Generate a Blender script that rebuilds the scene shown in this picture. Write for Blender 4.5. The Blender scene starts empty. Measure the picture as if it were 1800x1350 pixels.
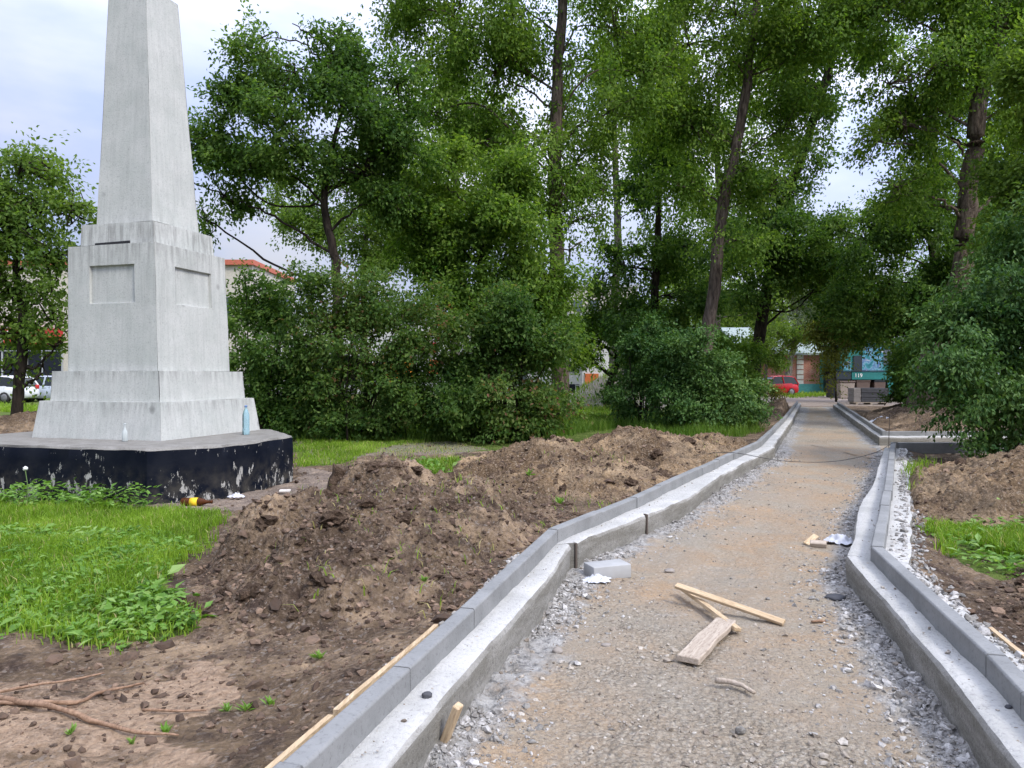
import bpy, bmesh, math, random
import numpy as np
from mathutils import Vector, Matrix, Euler
R = np.random.default_rng(7)
random.seed(7)
SC = bpy.context.scene
COL = SC.collection
F, CX, HY, EYE = 1300.0, 900.0, 662.0, 1.45

def W(px, py, z=0.0):                       # photo measurement -> point on the level z
    d = F * (EYE - z) / (py - HY)
    return ((px - CX) / F * d, d)
def X(px, d): return (px - CX) / F * d
def Z(py, d): return EYE + (HY - py) / F * d

# ------------------------------------------------------------------ noise
def _h(ix, iy, iz, s):
    n = (ix.astype(np.int64) * 374761393 + iy.astype(np.int64) * 668265263 + iz.astype(np.int64) * 2147483647 + s * 974711) & 0xffffffff
    n = ((n ^ (n >> 13)) * 1274126177) & 0xffffffff
    n = n ^ (n >> 16)
    return (n & 0xffff) / 32767.5 - 1.0
def vnoise(x, y, z=None, s=0):
    x = np.asarray(x, float); y = np.asarray(y, float)
    z = np.zeros_like(x) if z is None else np.asarray(z, float)
    xi, yi, zi = np.floor(x), np.floor(y), np.floor(z)
    fx, fy, fz = x - xi, y - yi, z - zi
    fx, fy, fz = [t * t * (3 - 2 * t) for t in (fx, fy, fz)]
    L = lambda a, b, t: a + (b - a) * t
    h = lambda a, b, c: _h(xi + a, yi + b, zi + c, s)
    return L(L(L(h(0,0,0), h(1,0,0), fx), L(h(0,1,0), h(1,1,0), fx), fy),
             L(L(h(0,0,1), h(1,0,1), fx), L(h(0,1,1), h(1,1,1), fx), fy), fz)
def vn2(x, y, s=0):
    x = np.asarray(x, float); y = np.asarray(y, float)
    xi, yi = np.floor(x), np.floor(y); zi = np.zeros_like(xi)
    fx, fy = x - xi, y - yi
    fx = fx * fx * (3 - 2 * fx); fy = fy * fy * (3 - 2 * fy)
    a = _h(xi, yi, zi, s); b = _h(xi + 1, yi, zi, s); c = _h(xi, yi + 1, zi, s); d = _h(xi + 1, yi + 1, zi, s)
    return (a + (b - a) * fx) * (1 - fy) + (c + (d - c) * fx) * fy
def fbm(x, y, sc=1.0, o=4, s=0, ridged=False):
    t, a, tot = 0, 1.0, 0
    for i in range(o):
        n = vn2(x * sc + i * 17.3, y * sc - i * 9.1, s + i)
        if ridged: n = 1 - 2 * np.abs(n)
        t = t + a * n; tot += a; a *= .52; sc *= 2.03
    return t / tot
def sstep(a, b, x):
    t = np.clip((x - a) / (b - a), 0, 1); return t * t * (3 - 2 * t)

# ------------------------------------------------------------------ objects
def tag(o, label=None, cat=None, group=None, kind=None):
    if label: o['label'] = label
    if cat: o['category'] = cat
    if group: o['group'] = group
    if kind: o['kind'] = kind
    return o
def empty(name, loc=(0, 0, 0), rz=0, label=None, cat=None, group=None):
    o = bpy.data.objects.new(name, None); COL.objects.link(o)
    o.location = loc; o.rotation_euler = (0, 0, rz); o.empty_display_size = .2
    return tag(o, label, cat, group)
def base_of(o):
    v = np.zeros(3)
    while o is not None:
        v += np.array(o.location); o = o.parent
    return v
def mk(name, V, faces, mat, parent=None, origin=None, local=False, smooth=True, attrs=None, mats=None, mi=None):
    """faces: list of index arrays (n,k) or a list of index lists"""
    V = np.asarray(V, float).reshape(-1, 3)
    if parent is not None and not local: V = V - base_of(parent)
    if origin is not None: V = V - np.array(origin, float)
    me = bpy.data.meshes.new(name)
    if isinstance(faces, np.ndarray): faces = [faces]
    loops, counts = [], []
    if len(faces) and isinstance(faces[0], np.ndarray):
        for f in faces:
            if len(f) == 0: continue
            loops.append(f.reshape(-1)); counts.append(np.full(len(f), f.shape[1]))
        loops = np.concatenate(loops); counts = np.concatenate(counts)
    else:
        loops = np.array([i for f in faces for i in f]); counts = np.array([len(f) for f in faces])
    me.vertices.add(len(V)); me.vertices.foreach_set('co', V.astype(np.float32).ravel())
    me.loops.add(len(loops)); me.loops.foreach_set('vertex_index', loops.astype(np.int32))
    me.polygons.add(len(counts))
    me.polygons.foreach_set('loop_start', np.concatenate([[0], np.cumsum(counts)[:-1]]).astype(np.int32))
    me.polygons.foreach_set('loop_total', counts.astype(np.int32))
    for m in (mats or [mat]): me.materials.append(m)
    if mi is not None: me.polygons.foreach_set('material_index', np.asarray(mi, np.int32))
    me.update(calc_edges=True)
    me.polygons.foreach_set('use_smooth', np.full(len(counts), smooth))
    for k, a in (attrs or {}).items():
        at = me.attributes.new(k, 'FLOAT', 'POINT'); at.data.foreach_set('value', np.asarray(a, np.float32))
    o = bpy.data.objects.new(name, me); COL.objects.link(o)
    if origin is not None: o.location = origin
    if parent is not None: o.parent = parent
    return o
def join(*ms):
    V, Fs, n = [], [], 0
    for v, f in ms:
        v = np.asarray(v, float).reshape(-1, 3); V.append(v)
        for a in f: Fs.append([int(i) + n for i in a])
        n += len(v)
    return np.concatenate(V), Fs
def from_bm(bm):
    bm.verts.index_update()
    v = np.array([tuple(p.co) for p in bm.verts]); f = [[q.index for q in p.verts] for p in bm.faces]
    bm.free(); return v, f
def box(c, s, rz=0, bev=0.0, rot=None, seg=2):
    bm = bmesh.new(); bmesh.ops.create_cube(bm, size=1)
    bmesh.ops.scale(bm, vec=s, verts=bm.verts)
    if bev: bmesh.ops.bevel(bm, geom=bm.edges[:], offset=bev, segments=seg, affect='EDGES', profile=.5)
    M = Euler(rot).to_matrix().to_4x4() if rot else Matrix.Rotation(rz, 4, 'Z')
    bmesh.ops.transform(bm, matrix=Matrix.Translation(c) @ M, verts=bm.verts)
    return from_bm(bm)
def lathe(prof, n=20, c=(0, 0, 0)):
    V, Fs = [], []
    for r, z in prof:
        for k in range(n):
            a = 2 * math.pi * k / n; V.append((c[0] + r * math.cos(a), c[1] + r * math.sin(a), c[2] + z))
    m = len(prof)
    for i in range(m - 1):
        for k in range(n):
            a, b = i * n + k, i * n + (k + 1) % n
            Fs.append([a, b, b + n, a + n])
    Fs.append(list(range(n))[::-1]); Fs.append([(m - 1) * n + k for k in range(n)])
    return np.array(V), Fs
def tube(P, r, n=8, rough=0, seed=0, cap=True):
    P = np.asarray(P, float); r = np.broadcast_to(np.asarray(r, float), (len(P),))
    T = np.gradient(P, axis=0); T /= np.linalg.norm(T, axis=1)[:, None] + 1e-9
    up = np.array([0, 0, 1.0]) if abs(T[0][2]) < .8 else np.array([1.0, 0, 0])
    A = np.cross(T, up); A /= np.linalg.norm(A, axis=1)[:, None] + 1e-9
    B = np.cross(T, A)
    an = np.linspace(0, 2 * math.pi, n, endpoint=False)
    rr = np.repeat(r[:, None], n, 1)
    if rough:
        rr = rr * (1 + rough * vn2(np.arange(len(P))[:, None] * .55 + 0 * an[None], np.tile(np.arange(n) * 1.37, (len(P), 1)), seed))
    V = P[:, None] + rr[..., None] * (np.cos(an)[None, :, None] * A[:, None] + np.sin(an)[None, :, None] * B[:, None])
    Fs = []
    for i in range(len(P) - 1):
        for k in range(n):
            a, b = i * n + k, i * n + (k + 1) % n
            Fs.append([a, b, b + n, a + n])
    if cap:
        Fs.append(list(range(n))[::-1]); Fs.append([(len(P) - 1) * n + k for k in range(n)])
    return V.reshape(-1, 3), Fs
def curve(P, n=12):                          # smooth resampling of a polyline (Catmull-Rom)
    P = np.asarray(P, float); Q = np.vstack([2 * P[0] - P[1], P, 2 * P[-1] - P[-2]]); out = []
    for i in range(1, len(Q) - 2):
        for t in np.linspace(0, 1, n, endpoint=False):
            a, b, c, d = Q[i-1], Q[i], Q[i+1], Q[i+2]
            out.append(.5 * (2*b + (c-a)*t + (2*a-5*b+4*c-d)*t*t + (3*b-a-3*c+d)*t**3))
    out.append(P[-1]); return np.array(out)

# ------------------------------------------------------------------ materials
class NT:
    def __init__(s, name):
        s.m = bpy.data.materials.new(name); s.m.use_nodes = True
        s.t = s.m.node_tree; s.n = s.t.nodes; s.b = s.n['Principled BSDF']; s.tc = None
    def add(s, ty, **kw):
        n = s.n.new(ty)
        for k, v in kw.items(): setattr(n, k, v)
        return n
    def L(s, a, b): s.t.links.new(a, b)
    def inp(s, sock, v):
        if hasattr(v, 'is_linked'): s.L(v, sock)
        elif isinstance(v, (tuple, list)) and len(v) == 3 and sock.type == 'RGBA': sock.default_value = (*v, 1)
        else: sock.default_value = v
    def co(s, scale=(1, 1, 1), rot=(0, 0, 0), rnd=False):
        if s.tc is None: s.tc = s.add('ShaderNodeTexCoord')
        mp = s.add('ShaderNodeMapping'); s.L(s.tc.outputs['Object'], mp.inputs['Vector'])
        mp.inputs['Scale'].default_value = scale; mp.inputs['Rotation'].default_value = rot
        if rnd:
            oi = s.add('ShaderNodeObjectInfo'); mu = s.add('ShaderNodeMath', operation='MULTIPLY')
            s.L(oi.outputs['Random'], mu.inputs[0]); mu.inputs[1].default_value = 37
            cb = s.add('ShaderNodeCombineXYZ'); s.L(mu.outputs[0], cb.inputs[0]); s.L(mu.outputs[0], cb.inputs[1]); s.L(cb.outputs[0], mp.inputs['Location'])
        return mp.outputs[0]
    def noise(s, sc, det=4, ro=.55, vec=None, dist=0):
        n = s.add('ShaderNodeTexNoise'); s.L(vec or s.co(), n.inputs['Vector'])
        n.inputs['Scale'].default_value = sc; n.inputs['Detail'].default_value = det
        n.inputs['Roughness'].default_value = ro; n.inputs['Distortion'].default_value = dist
        return n.outputs['Fac']
    def vor(s, sc, vec=None, out='Distance', feature='F1', rnd=1.0):
        n = s.add('ShaderNodeTexVoronoi', feature=feature); s.L(vec or s.co(), n.inputs['Vector'])
        n.inputs['Scale'].default_value = sc; n.inputs['Randomness'].default_value = rnd
        return n.outputs[out]
    def ramp(s, fac, stops, mode='LINEAR'):
        n = s.add('ShaderNodeValToRGB'); s.inp(n.inputs[0], fac); cr = n.color_ramp; cr.interpolation = mode
        while len(cr.elements) < len(stops): cr.elements.new(.5)
        for e, (p, c) in zip(cr.elements, stops):
            e.position = p; e.color = (c, c, c, 1) if not isinstance(c, (tuple, list)) else (*c, 1)
        return n.outputs['Color']
    def mix(s, f, a, b, mode='MIX'):
        n = s.add('ShaderNodeMix', data_type='RGBA', blend_type=mode)
        s.inp(n.inputs['Factor'], f); s.inp(n.inputs[6], a); s.inp(n.inputs[7], b)
        return n.outputs[2]
    def math(s, op, a, b=0.0, clamp=False):
        n = s.add('ShaderNodeMath', operation=op, use_clamp=clamp); s.inp(n.inputs[0], a); s.inp(n.inputs[1], b)
        return n.outputs[0]
    def attr(s, name): return s.add('ShaderNodeAttribute', attribute_name=name).outputs['Fac']
    def bump(s, h, st=.5, d=.02, nrm=None):
        n = s.add('ShaderNodeBump'); s.inp(n.inputs['Height'], h); n.inputs['Strength'].default_value = st; n.inputs['Distance'].default_value = d
        if nrm: s.L(nrm, n.inputs['Normal'])
        return n.outputs[0]
    def bevel(s, r=.012):
        n = s.add('ShaderNodeBevel', samples=3); n.inputs['Radius'].default_value = r; return n.outputs[0]
    def out(s, col, rough=.85, nrm=None, spec=.3, metal=0):
        s.inp(s.b.inputs['Base Color'], col); s.inp(s.b.inputs['Roughness'], rough)
        s.b.inputs['Specular IOR Level'].default_value = spec; s.b.inputs['Metallic'].default_value = metal
        if nrm: s.L(nrm, s.b.inputs['Normal'])
        return s.m
    def sepz(s, i=2, vec=None):
        n = s.add('ShaderNodeSeparateXYZ')
        if vec is None:
            g = s.add('ShaderNodeNewGeometry'); vec = g.outputs['Position']
        s.L(vec, n.inputs[0]); return n.outputs[i]
MAT = {}
def simple(name, col, rough=.6, metal=0, spec=.4, var=.12, sc=6):
    t = NT(name); n = t.noise(sc, 5)
    MAT[name] = t.out(t.mix(t.ramp(n, [(.3, 0), (.7, 1)]), tuple(c * (1 - var) for c in col), tuple(min(1, c * (1 + var)) for c in col)), rough, t.bump(n, .08, .01), spec, metal)
    return MAT[name]

def soil_mat(name, turf, dry=1.0):
    t = NT(name)
    big = t.noise(.9, 5, .6); mid = t.noise(5, 6, .65); fine = t.noise(38, 5, .7); clod = t.vor(26)
    c = t.mix(t.ramp(big, [(.36, 0), (.62, 1)]), (.070, .048, .031), (.195, .138, .086))
    c = t.mix(t.ramp(t.noise(1.7, 5, .6, dist=.6), [(.52, 0), (.66, 1)]), c, (.36, .26, .165))
    c = t.mix(t.ramp(mid, [(.32, .9), (.52, 0)]), c, (.055, .038, .030))
    c = t.mix(t.ramp(fine, [(.50, 0), (.78, .8)]), c, (.33, .25, .19))
    c = t.mix(t.ramp(t.vor(60, out='Color'), [(.80, 0), (.86, .5)]), c, (.30, .26, .22))
    c = t.mix(t.ramp(t.noise(2.6, 5, .65, dist=.5), [(.56, 0), (.68, .75)]), c, (.045, .032, .026))
    if turf:
        c = t.mix(t.ramp(t.math('ADD', t.attr('sand'), t.math('MULTIPLY', t.math('SUBTRACT', t.noise(2.2, 6, .65), .5), 1.6)), [(.45, 0), (.65, .9)]), c, t.mix(t.ramp(fine, [(.35, 0), (.65, 1)]), (.30, .205, .135), (.46, .335, .23)))
        a = t.attr('turf'); f = t.ramp(t.math('ADD', a, t.math('MULTIPLY', t.math('SUBTRACT', mid, .5), .9)), [(.42, 0), (.58, 1)])
        g = t.mix(t.ramp(t.noise(3, 4), [(.35, 0), (.65, 1)]), (.065, .105, .018), (.125, .165, .038))
        g = t.mix(t.ramp(fine, [(.55, 0), (.8, .6)]), g, (.16, .14, .07))
        c = t.mix(f, c, g)
        r = t.attr('road')
        c = t.mix(r, c, t.mix(t.ramp(mid, [(.3, 0), (.7, 1)]), (.25, .20, .165), (.34, .285, .24)))
    if dry != 1: c = t.mix(1.0, c, (1.18 * dry, 1.14 * dry, 1.02 * dry), 'MULTIPLY'); c = t.mix(t.ramp(t.noise(1.4, 4, .6), [(.44, 0), (.62, .55)]), c, t.mix(t.ramp(fine, [(.35, 0), (.65, 1)]), (.20, .145, .092), (.32, .245, .165)))
    h = t.math('ADD', t.math('MULTIPLY', fine, .6), t.math('ADD', t.math('MULTIPLY', mid, 1.2), t.math('MULTIPLY', clod, -.5)))
    return t.out(c, .95, t.bump(h, 1.0, .055), .1)
MAT['ground'] = soil_mat('ground_soil', True)
MAT['soil'] = soil_mat('heaped_soil', False); MAT['dry'] = soil_mat('dry_heaped_soil', False, 1.12)

t = NT('dark_soil'); n = t.noise(9, 6, .7); f = t.noise(45, 5, .7)
MAT['dark_soil'] = t.out(t.mix(t.ramp(f, [(.5, 0), (.8, .8)]), t.mix(t.ramp(n, [(.35, 0), (.65, 1)]), (.060, .039, .027), (.135, .092, .062)), (.28, .205, .14)), .95, t.bump(t.math('ADD', n, f), 1, .05), .1)
t = NT('path_gravel')
e = t.attr('edge'); big = t.noise(1.3, 5, .62, dist=.4); mid = t.noise(7, 5, .65); fine = t.noise(60, 4, .7); peb = t.vor(45); pc = t.vor(45, out='Color')
c = t.mix(t.ramp(big, [(.44, 0), (.60, 1)]), (.385, .282, .182), (.355, .300, .222))
c = t.mix(t.ramp(t.noise(2.3, 4, .6), [(.54, 0), (.66, .75)]), c, (.45, .305, .175))
c = t.mix(t.ramp(fine, [(.35, .75), (.53, 0)]), c, (.19, .155, .125))
c = t.mix(t.ramp(t.noise(.55, 4, .6), [(.40, .6), (.54, 0)]), c, (.30, .275, .225))
c = t.mix(t.ramp(pc, [(.66, 0), (.8, .3)]), c, (.46, .42, .36))
gv = t.ramp(t.math('ADD', t.attr('grav'), t.math('MULTIPLY', t.math('SUBTRACT', mid, .5), .9)), [(.34, 0), (.72, .85)])
v1, v1d, v2, v2d = t.vor(38, out='Color'), t.vor(38), t.vor(85, out='Color'), t.vor(85)
st = t.mix(.5, t.mix(t.ramp(v1d, [(.35, 0), (.75, .8)]), t.ramp(v1, [(.2, (.24, .205, .155)), (.55, (.365, .320, .25)), (.85, (.52, .475, .40))]), (.17, .14, .105)), t.mix(t.ramp(v2d, [(.35, 0), (.75, .8)]), t.ramp(v2, [(.2, (.26, .22, .165)), (.8, (.47, .42, .34))]), (.19, .155, .115)))
c = t.mix(gv, c, st)
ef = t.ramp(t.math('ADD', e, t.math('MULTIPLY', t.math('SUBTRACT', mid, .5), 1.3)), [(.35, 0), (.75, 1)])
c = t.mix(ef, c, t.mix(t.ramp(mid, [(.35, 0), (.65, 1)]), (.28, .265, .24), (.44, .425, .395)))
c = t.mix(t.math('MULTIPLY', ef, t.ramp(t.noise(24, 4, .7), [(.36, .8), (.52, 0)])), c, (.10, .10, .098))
h = t.math('ADD', t.math('MULTIPLY', v1d, t.math('MULTIPLY', gv, -1.1)), t.math('ADD', t.math('MULTIPLY', fine, .8), t.math('MULTIPLY', mid, .8)))
MAT['path'] = t.out(c, .95, t.bump(h, 1.0, .03), .1)

def concrete(name, a, b, dark, sc=1.0, streak=0, bump=.35, rnd=False, spots=0):
    t = NT(name); v = t.co((sc, sc, sc), rnd=rnd); v2 = t.co((sc, sc, sc * .045), rnd=rnd)
    n = t.noise(3, 6, .65, v); f = t.noise(55, 5, .7, v)
    c = t.mix(t.ramp(n, [(.35, 0), (.65, 1)]), a, b)
    if streak:
        s1 = t.noise(24, 5, .62, v2); s2 = t.noise(2.2, 4, .6, v)
        c = t.mix(t.math('MULTIPLY', t.ramp(s1, [(.46, 0), (.64, 1)]), t.ramp(s2, [(.34, .08), (.62, streak)])), c, dark)
    c = t.mix(t.ramp(f, [(.30, .6), (.47, 0)]), c, dark)
    if spots: c = t.mix(t.ramp(t.vor(spots, v), [(.05, 1), (.11, 0)]), c, tuple(x * .45 for x in dark))
    return t, c, t.bump(t.math('ADD', f, t.math('MULTIPLY', n, .5)), bump, .01, t.bevel())
t, c, nb = concrete('painted_plaster', (.435, .45, .415), (.505, .51, .475), (.20, .205, .195), streak=.22, bump=.30, spots=1.4)
wv = t.add('ShaderNodeVectorMath', operation='ADD'); nn_ = t.add('ShaderNodeTexNoise'); nn_.inputs['Scale'].default_value = 6; t.L(t.co(), nn_.inputs[0]); t.L(t.co(), wv.inputs[0]); t.L(nn_.outputs['Color'], wv.inputs[1])
c = t.mix(t.math('MULTIPLY', t.ramp(t.vor(1.9, wv.outputs[0], 'Distance', 'DISTANCE_TO_EDGE'), [(.0, .5), (.007, 0)]), t.ramp(t.noise(1.5, 2), [(.5, 0), (.6, 1)])), c, (.22, .22, .21))
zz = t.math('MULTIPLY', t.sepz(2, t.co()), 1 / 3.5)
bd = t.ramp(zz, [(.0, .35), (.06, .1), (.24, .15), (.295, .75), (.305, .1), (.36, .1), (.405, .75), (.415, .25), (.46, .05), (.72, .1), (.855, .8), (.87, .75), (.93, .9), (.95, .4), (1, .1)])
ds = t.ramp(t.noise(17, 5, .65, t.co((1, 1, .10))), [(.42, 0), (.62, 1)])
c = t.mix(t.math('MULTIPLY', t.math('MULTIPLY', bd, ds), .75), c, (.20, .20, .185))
MAT['obelisk'] = t.out(c, .8, nb, .25)
t, c, nb = concrete('kerb_concrete', (.185, .188, .182), (.25, .252, .245), (.115, .115, .11), rnd=True, bump=.2)
MAT['kerb'] = t.out(c, .85, nb, .25)
t = NT('footing_concrete')
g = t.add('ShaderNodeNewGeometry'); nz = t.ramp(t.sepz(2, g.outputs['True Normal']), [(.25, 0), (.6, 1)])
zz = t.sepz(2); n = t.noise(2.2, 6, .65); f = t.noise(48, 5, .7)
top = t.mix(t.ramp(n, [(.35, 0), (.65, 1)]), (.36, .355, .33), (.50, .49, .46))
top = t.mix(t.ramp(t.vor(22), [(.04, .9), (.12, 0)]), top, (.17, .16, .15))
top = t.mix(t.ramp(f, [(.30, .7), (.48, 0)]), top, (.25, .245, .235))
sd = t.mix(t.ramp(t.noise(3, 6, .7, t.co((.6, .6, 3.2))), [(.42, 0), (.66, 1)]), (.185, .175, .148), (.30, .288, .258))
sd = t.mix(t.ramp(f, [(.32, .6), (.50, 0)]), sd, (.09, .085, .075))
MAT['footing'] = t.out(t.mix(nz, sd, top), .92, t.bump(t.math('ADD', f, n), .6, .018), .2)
t = NT('black_paint')
v = t.co(); vs = t.co((1, 1, .45)); lo = t.ramp(t.math('MULTIPLY', t.sepz(2), 1.0), [(.10, 1), (.52, 0)])
pk = t.math('ADD', t.math('ADD', t.math('MULTIPLY', t.noise(11, 6, .75, vs), .7), t.math('MULTIPLY', t.noise(2.1, 3, .6), .32)), t.math('MULTIPLY', lo, .055)); fl = t.ramp(pk, [(.600, 0), (.615, 1)])
g = t.add('ShaderNodeNewGeometry'); up = t.ramp(t.sepz(2, g.outputs['True Normal']), [(.5, 0), (.7, 1)])
blk = t.mix(t.ramp(t.noise(4, 5), [(.35, 0), (.7, 1)]), (.004, .006, .012), (.011, .013, .019))
blk = t.mix(t.math('MULTIPLY', lo, t.ramp(t.noise(9, 5), [(.4, 0), (.7, .6)])), blk, (.10, .09, .07))
cc = t.mix(t.ramp(t.noise(5, 6, .7), [(.35, 0), (.65, 1)]), (.17, .16, .14), (.26, .25, .225))
cc = t.mix(t.ramp(t.noise(60, 4), [(.35, .7), (.5, 0)]), cc, (.15, .14, .12))
MAT['plinth'] = t.out(t.mix(up, t.mix(fl, blk, t.mix(t.noise(25, 4), (.26, .25, .22), (.44, .43, .40))), cc), .65, t.bump(t.math('SUBTRACT', t.noise(40, 4), fl), .4, .006, t.bevel(.015)), .06)
def wood(name, a, b, d):
    t = NT(name); v = t.co((14, 1.2, 14), rnd=True); n = t.noise(3, 5, .6, v, .8); f = t.noise(20, 4, .6, t.co((6, 1, 6)))
    c = t.mix(t.ramp(n, [(.35, 0), (.65, 1)]), a, b); c = t.mix(t.ramp(f, [(.3, .7), (.5, 0)]), c, d)
    MAT[name] = t.out(c, .8, t.bump(n, .4, .006), .2)
wood('pale_wood', (.40, .29, .17), (.56, .43, .28), (.25, .17, .10)); wood('grey_wood', (.33, .27, .21), (.46, .39, .31), (.17, .13, .10))
wood('root_wood', (.19, .115, .07), (.31, .20, .13), (.09, .055, .035))
def bark(name, a, b, d):
    t = NT(name); v = t.co((1, 1, .22)); n = t.noise(11, 6, .65, v, .5); big = t.noise(1.6, 4)
    c = t.mix(t.ramp(n, [(.38, 0), (.62, 1)]), d, t.mix(t.ramp(big, [(.35, 0), (.65, 1)]), a, b))
    MAT[name] = t.out(c, .95, t.bump(n, 1.0, .05), .12)
bark('poplar_bark', (.14, .105, .082), (.20, .16, .128), (.05, .038, .030)); bark('dark_bark', (.045, .035, .028), (.07, .055, .042), (.018, .014, .011))
bark('grey_bark', (.16, .145, .12), (.23, .21, .18), (.07, .06, .05))
def leaf(name, stops, trans=.55, rough=.55, spec=.15):
    t = NT(name); a = t.attr('tone'); c = t.ramp(a, stops)
    t.out(c, rough, None, spec); tr = t.add('ShaderNodeBsdfTranslucent'); t.L(t.mix(1, c, (1.25, 1.3, .55), 'MULTIPLY'), tr.inputs['Color'])
    mx = t.add('ShaderNodeMixShader'); mx.inputs[0].default_value = trans
    t.L(t.b.outputs[0], mx.inputs[1]); t.L(tr.outputs[0], mx.inputs[2]); t.L(mx.outputs[0], t.n['Material Output'].inputs[0]); MAT[name] = t.m
leaf('leaf_dark', [(0, (.030, .080, .015)), (.5, (.092, .172, .038)), (1, (.205, .300, .070))])
leaf('leaf_mid', [(0, (.050, .115, .014)), (.5, (.150, .250, .042)), (1, (.300, .400, .085))])
leaf('leaf_light', [(0, (.075, .140, .028)), (.5, (.150, .235, .046)), (1, (.25, .33, .075))])
leaf('leaf_lilac', [(0, (.026, .072, .014)), (.45, (.088, .160, .036)), (.78, (.170, .245, .064)), (.90, (.19, .125, .06)), (1, (.25, .12, .075))])
leaf('leaf_bush', [(0, (.024, .074, .018)), (.5, (.088, .172, .042)), (1, (.205, .305, .095))], .35, .5, .2)
leaf('leaf_olive', [(0, (.07, .085, .02)), (.5, (.13, .15, .034)), (1, (.22, .23, .055))])
leaf('leaf_silver', [(0, (.11, .15, .10)), (.5, (.18, .23, .15)), (1, (.28, .34, .24))])
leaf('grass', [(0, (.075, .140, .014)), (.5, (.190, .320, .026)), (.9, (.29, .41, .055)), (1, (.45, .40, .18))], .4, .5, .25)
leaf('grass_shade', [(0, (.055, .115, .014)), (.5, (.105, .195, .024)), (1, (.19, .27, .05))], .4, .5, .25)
leaf('weed_leaf', [(0, (.075, .165, .020)), (.5, (.145, .285, .040)), (1, (.25, .38, .10))], .38, .45, .35)
def glassy(name, col, tr=.9, rough=.08):
    t = NT(name); m = t.out(col, rough, None, .5); t.b.inputs['Transmission Weight'].default_value = tr; t.b.inputs['IOR'].default_value = 1.2; MAT[name] = m
glassy('blue_plastic', (.55, .82, .92), .75, .12); glassy('clear_glass', (.80, .86, .84), .55); glassy('brown_glass', (.10, .035, .012), .3)
for a in [('cap_blue', (.12, .20, .38)), ('label_yellow', (.72, .50, .02)), ('slot_black', (.012, .012, .014)), ('white_film', (.50, .51, .54), .4), ('cable_black', (.02, .02, .022), .5),
          ('rebar', (.09, .07, .055)), ('puff_white', (.62, .62, .58)), ('stem_green', (.10, .16, .05)), ('paper_white', (.62, .58, .52)),
          ('cream_wall', (.50, .46, .39)), ('white_wall', (.55, .55, .53)), ('orange_trim', (.45, .125, .075)), ('red_sign', (.42, .03, .03)), ('letter_white', (.80, .80, .78)),
          ('dark_window', (.012, .015, .022), .12), ('window_grey', (.10, .12, .14), .15), ('grey_metal', (.36, .37, .38), .45), ('panel_orange', (.80, .30, .03)), ('panel_rust', (.52, .13, .04)),
          ('roof_pale', (.24, .29, .265)), ('turquoise', (.06, .25, .25)), ('teal_metal', (.015, .16, .15), .5), ('dark_metal', (.02, .03, .04), .5), ('bin_brown', (.115, .080, .065)), ('bin_box', (.30, .25, .21)),
          ('paver_dark', (.055, .056, .062)), ('paver_light', (.22, .20, .185)), ('car_red', (.42, .012, .018), .25), ('car_white', (.66, .67, .68), .25), ('car_silver', (.42, .47, .55), .25),
          ('tyre', (.02, .02, .02)), ('rim', (.16, .16, .17), .45), ('tail_red', (.5, .03, .03), .25), ('lamp_clear', (.7, .7, .7), .15), ('car_glass', (.02, .025, .025), .08), ('stone', (.25, .22, .19)), ('clod', (.088, .060, .044)),
          ('brick_red', (.30, .10, .06)), ('heap_grey', (.24, .21, .17)), ('block_grey', (.34, .34, .33))]:
    simple(a[0], a[1], a[2] if len(a) > 2 else .7)
t = NT('brick'); br = t.add('ShaderNodeTexBrick'); t.L(t.co((1, 1, 1), (math.pi / 2, 0, 0)), br.inputs['Vector'])
for k, v in (('Scale', 2.0), ('Mortar Size', .02), ('Brick Width', .5), ('Row Height', .16)): br.inputs[k].default_value = v
br.inputs['Color1'].default_value = (.36, .10, .07, 1); br.inputs['Color2'].default_value = (.44, .16, .11, 1); br.inputs['Mortar'].default_value = (.40, .33, .28, 1)
MAT['brick'] = t.out(t.mix(t.ramp(t.noise(1.5, 5, .7), [(.52, 0), (.66, .6)]), br.outputs[0], (.52, .36, .32)), .9)
t = NT('mural'); n1 = t.noise(1.6, 3, .5, dist=1.4); n2 = t.noise(2.6, 3, .5, dist=1)
c = t.ramp(n1, [(.35, (.02, .13, .20)), (.45, (.04, .34, .42)), (.53, (.30, .52, .70)), (.60, (.07, .16, .46)), (.70, (.70, .74, .80))])
MAT['mural'] = t.out(t.mix(.45, t.mix(t.ramp(n2, [(.58, 0), (.62, .8)]), c, (.05, .25, .28)), (.03, .09, .10)), .8)

# ------------------------------------------------------------------ world, sun, camera
SUN_EL, SUN_AZ = math.radians(47), math.radians(134)      # azimuth clockwise from +Y
w = bpy.data.worlds.new('World'); SC.world = w; w.use_nodes = True
nt = w.node_tree; bg = nt.nodes['Background']; N = nt.nodes.new; LK = nt.links.new
sky = N('ShaderNodeTexSky'); sky.sky_type = 'NISHITA'; sky.sun_disc = False; sky.sun_elevation = SUN_EL; sky.sun_rotation = SUN_AZ; sky.air_density = 1.0; sky.dust_density = 2.0
tc = N('ShaderNodeTexCoord'); mp = N('ShaderNodeMapping'); mp.inputs['Scale'].default_value = (1, 1, 2.6); LK(tc.outputs['Generated'], mp.inputs[0])
cn = N('ShaderNodeTexNoise'); cn.inputs['Scale'].default_value = 2.3; cn.inputs['Detail'].default_value = 6; cn.inputs['Roughness'].default_value = .5; LK(mp.outputs[0], cn.inputs[0])
cr = N('ShaderNodeValToRGB'); LK(cn.outputs['Fac'], cr.inputs[0]); cr.color_ramp.elements[0].position = .30; cr.color_ramp.elements[1].position = .62
cr.color_ramp.elements[0].color = (.70, .70, .70, 1); cr.color_ramp.elements[1].color = (1, 1, 1, 1)
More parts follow.
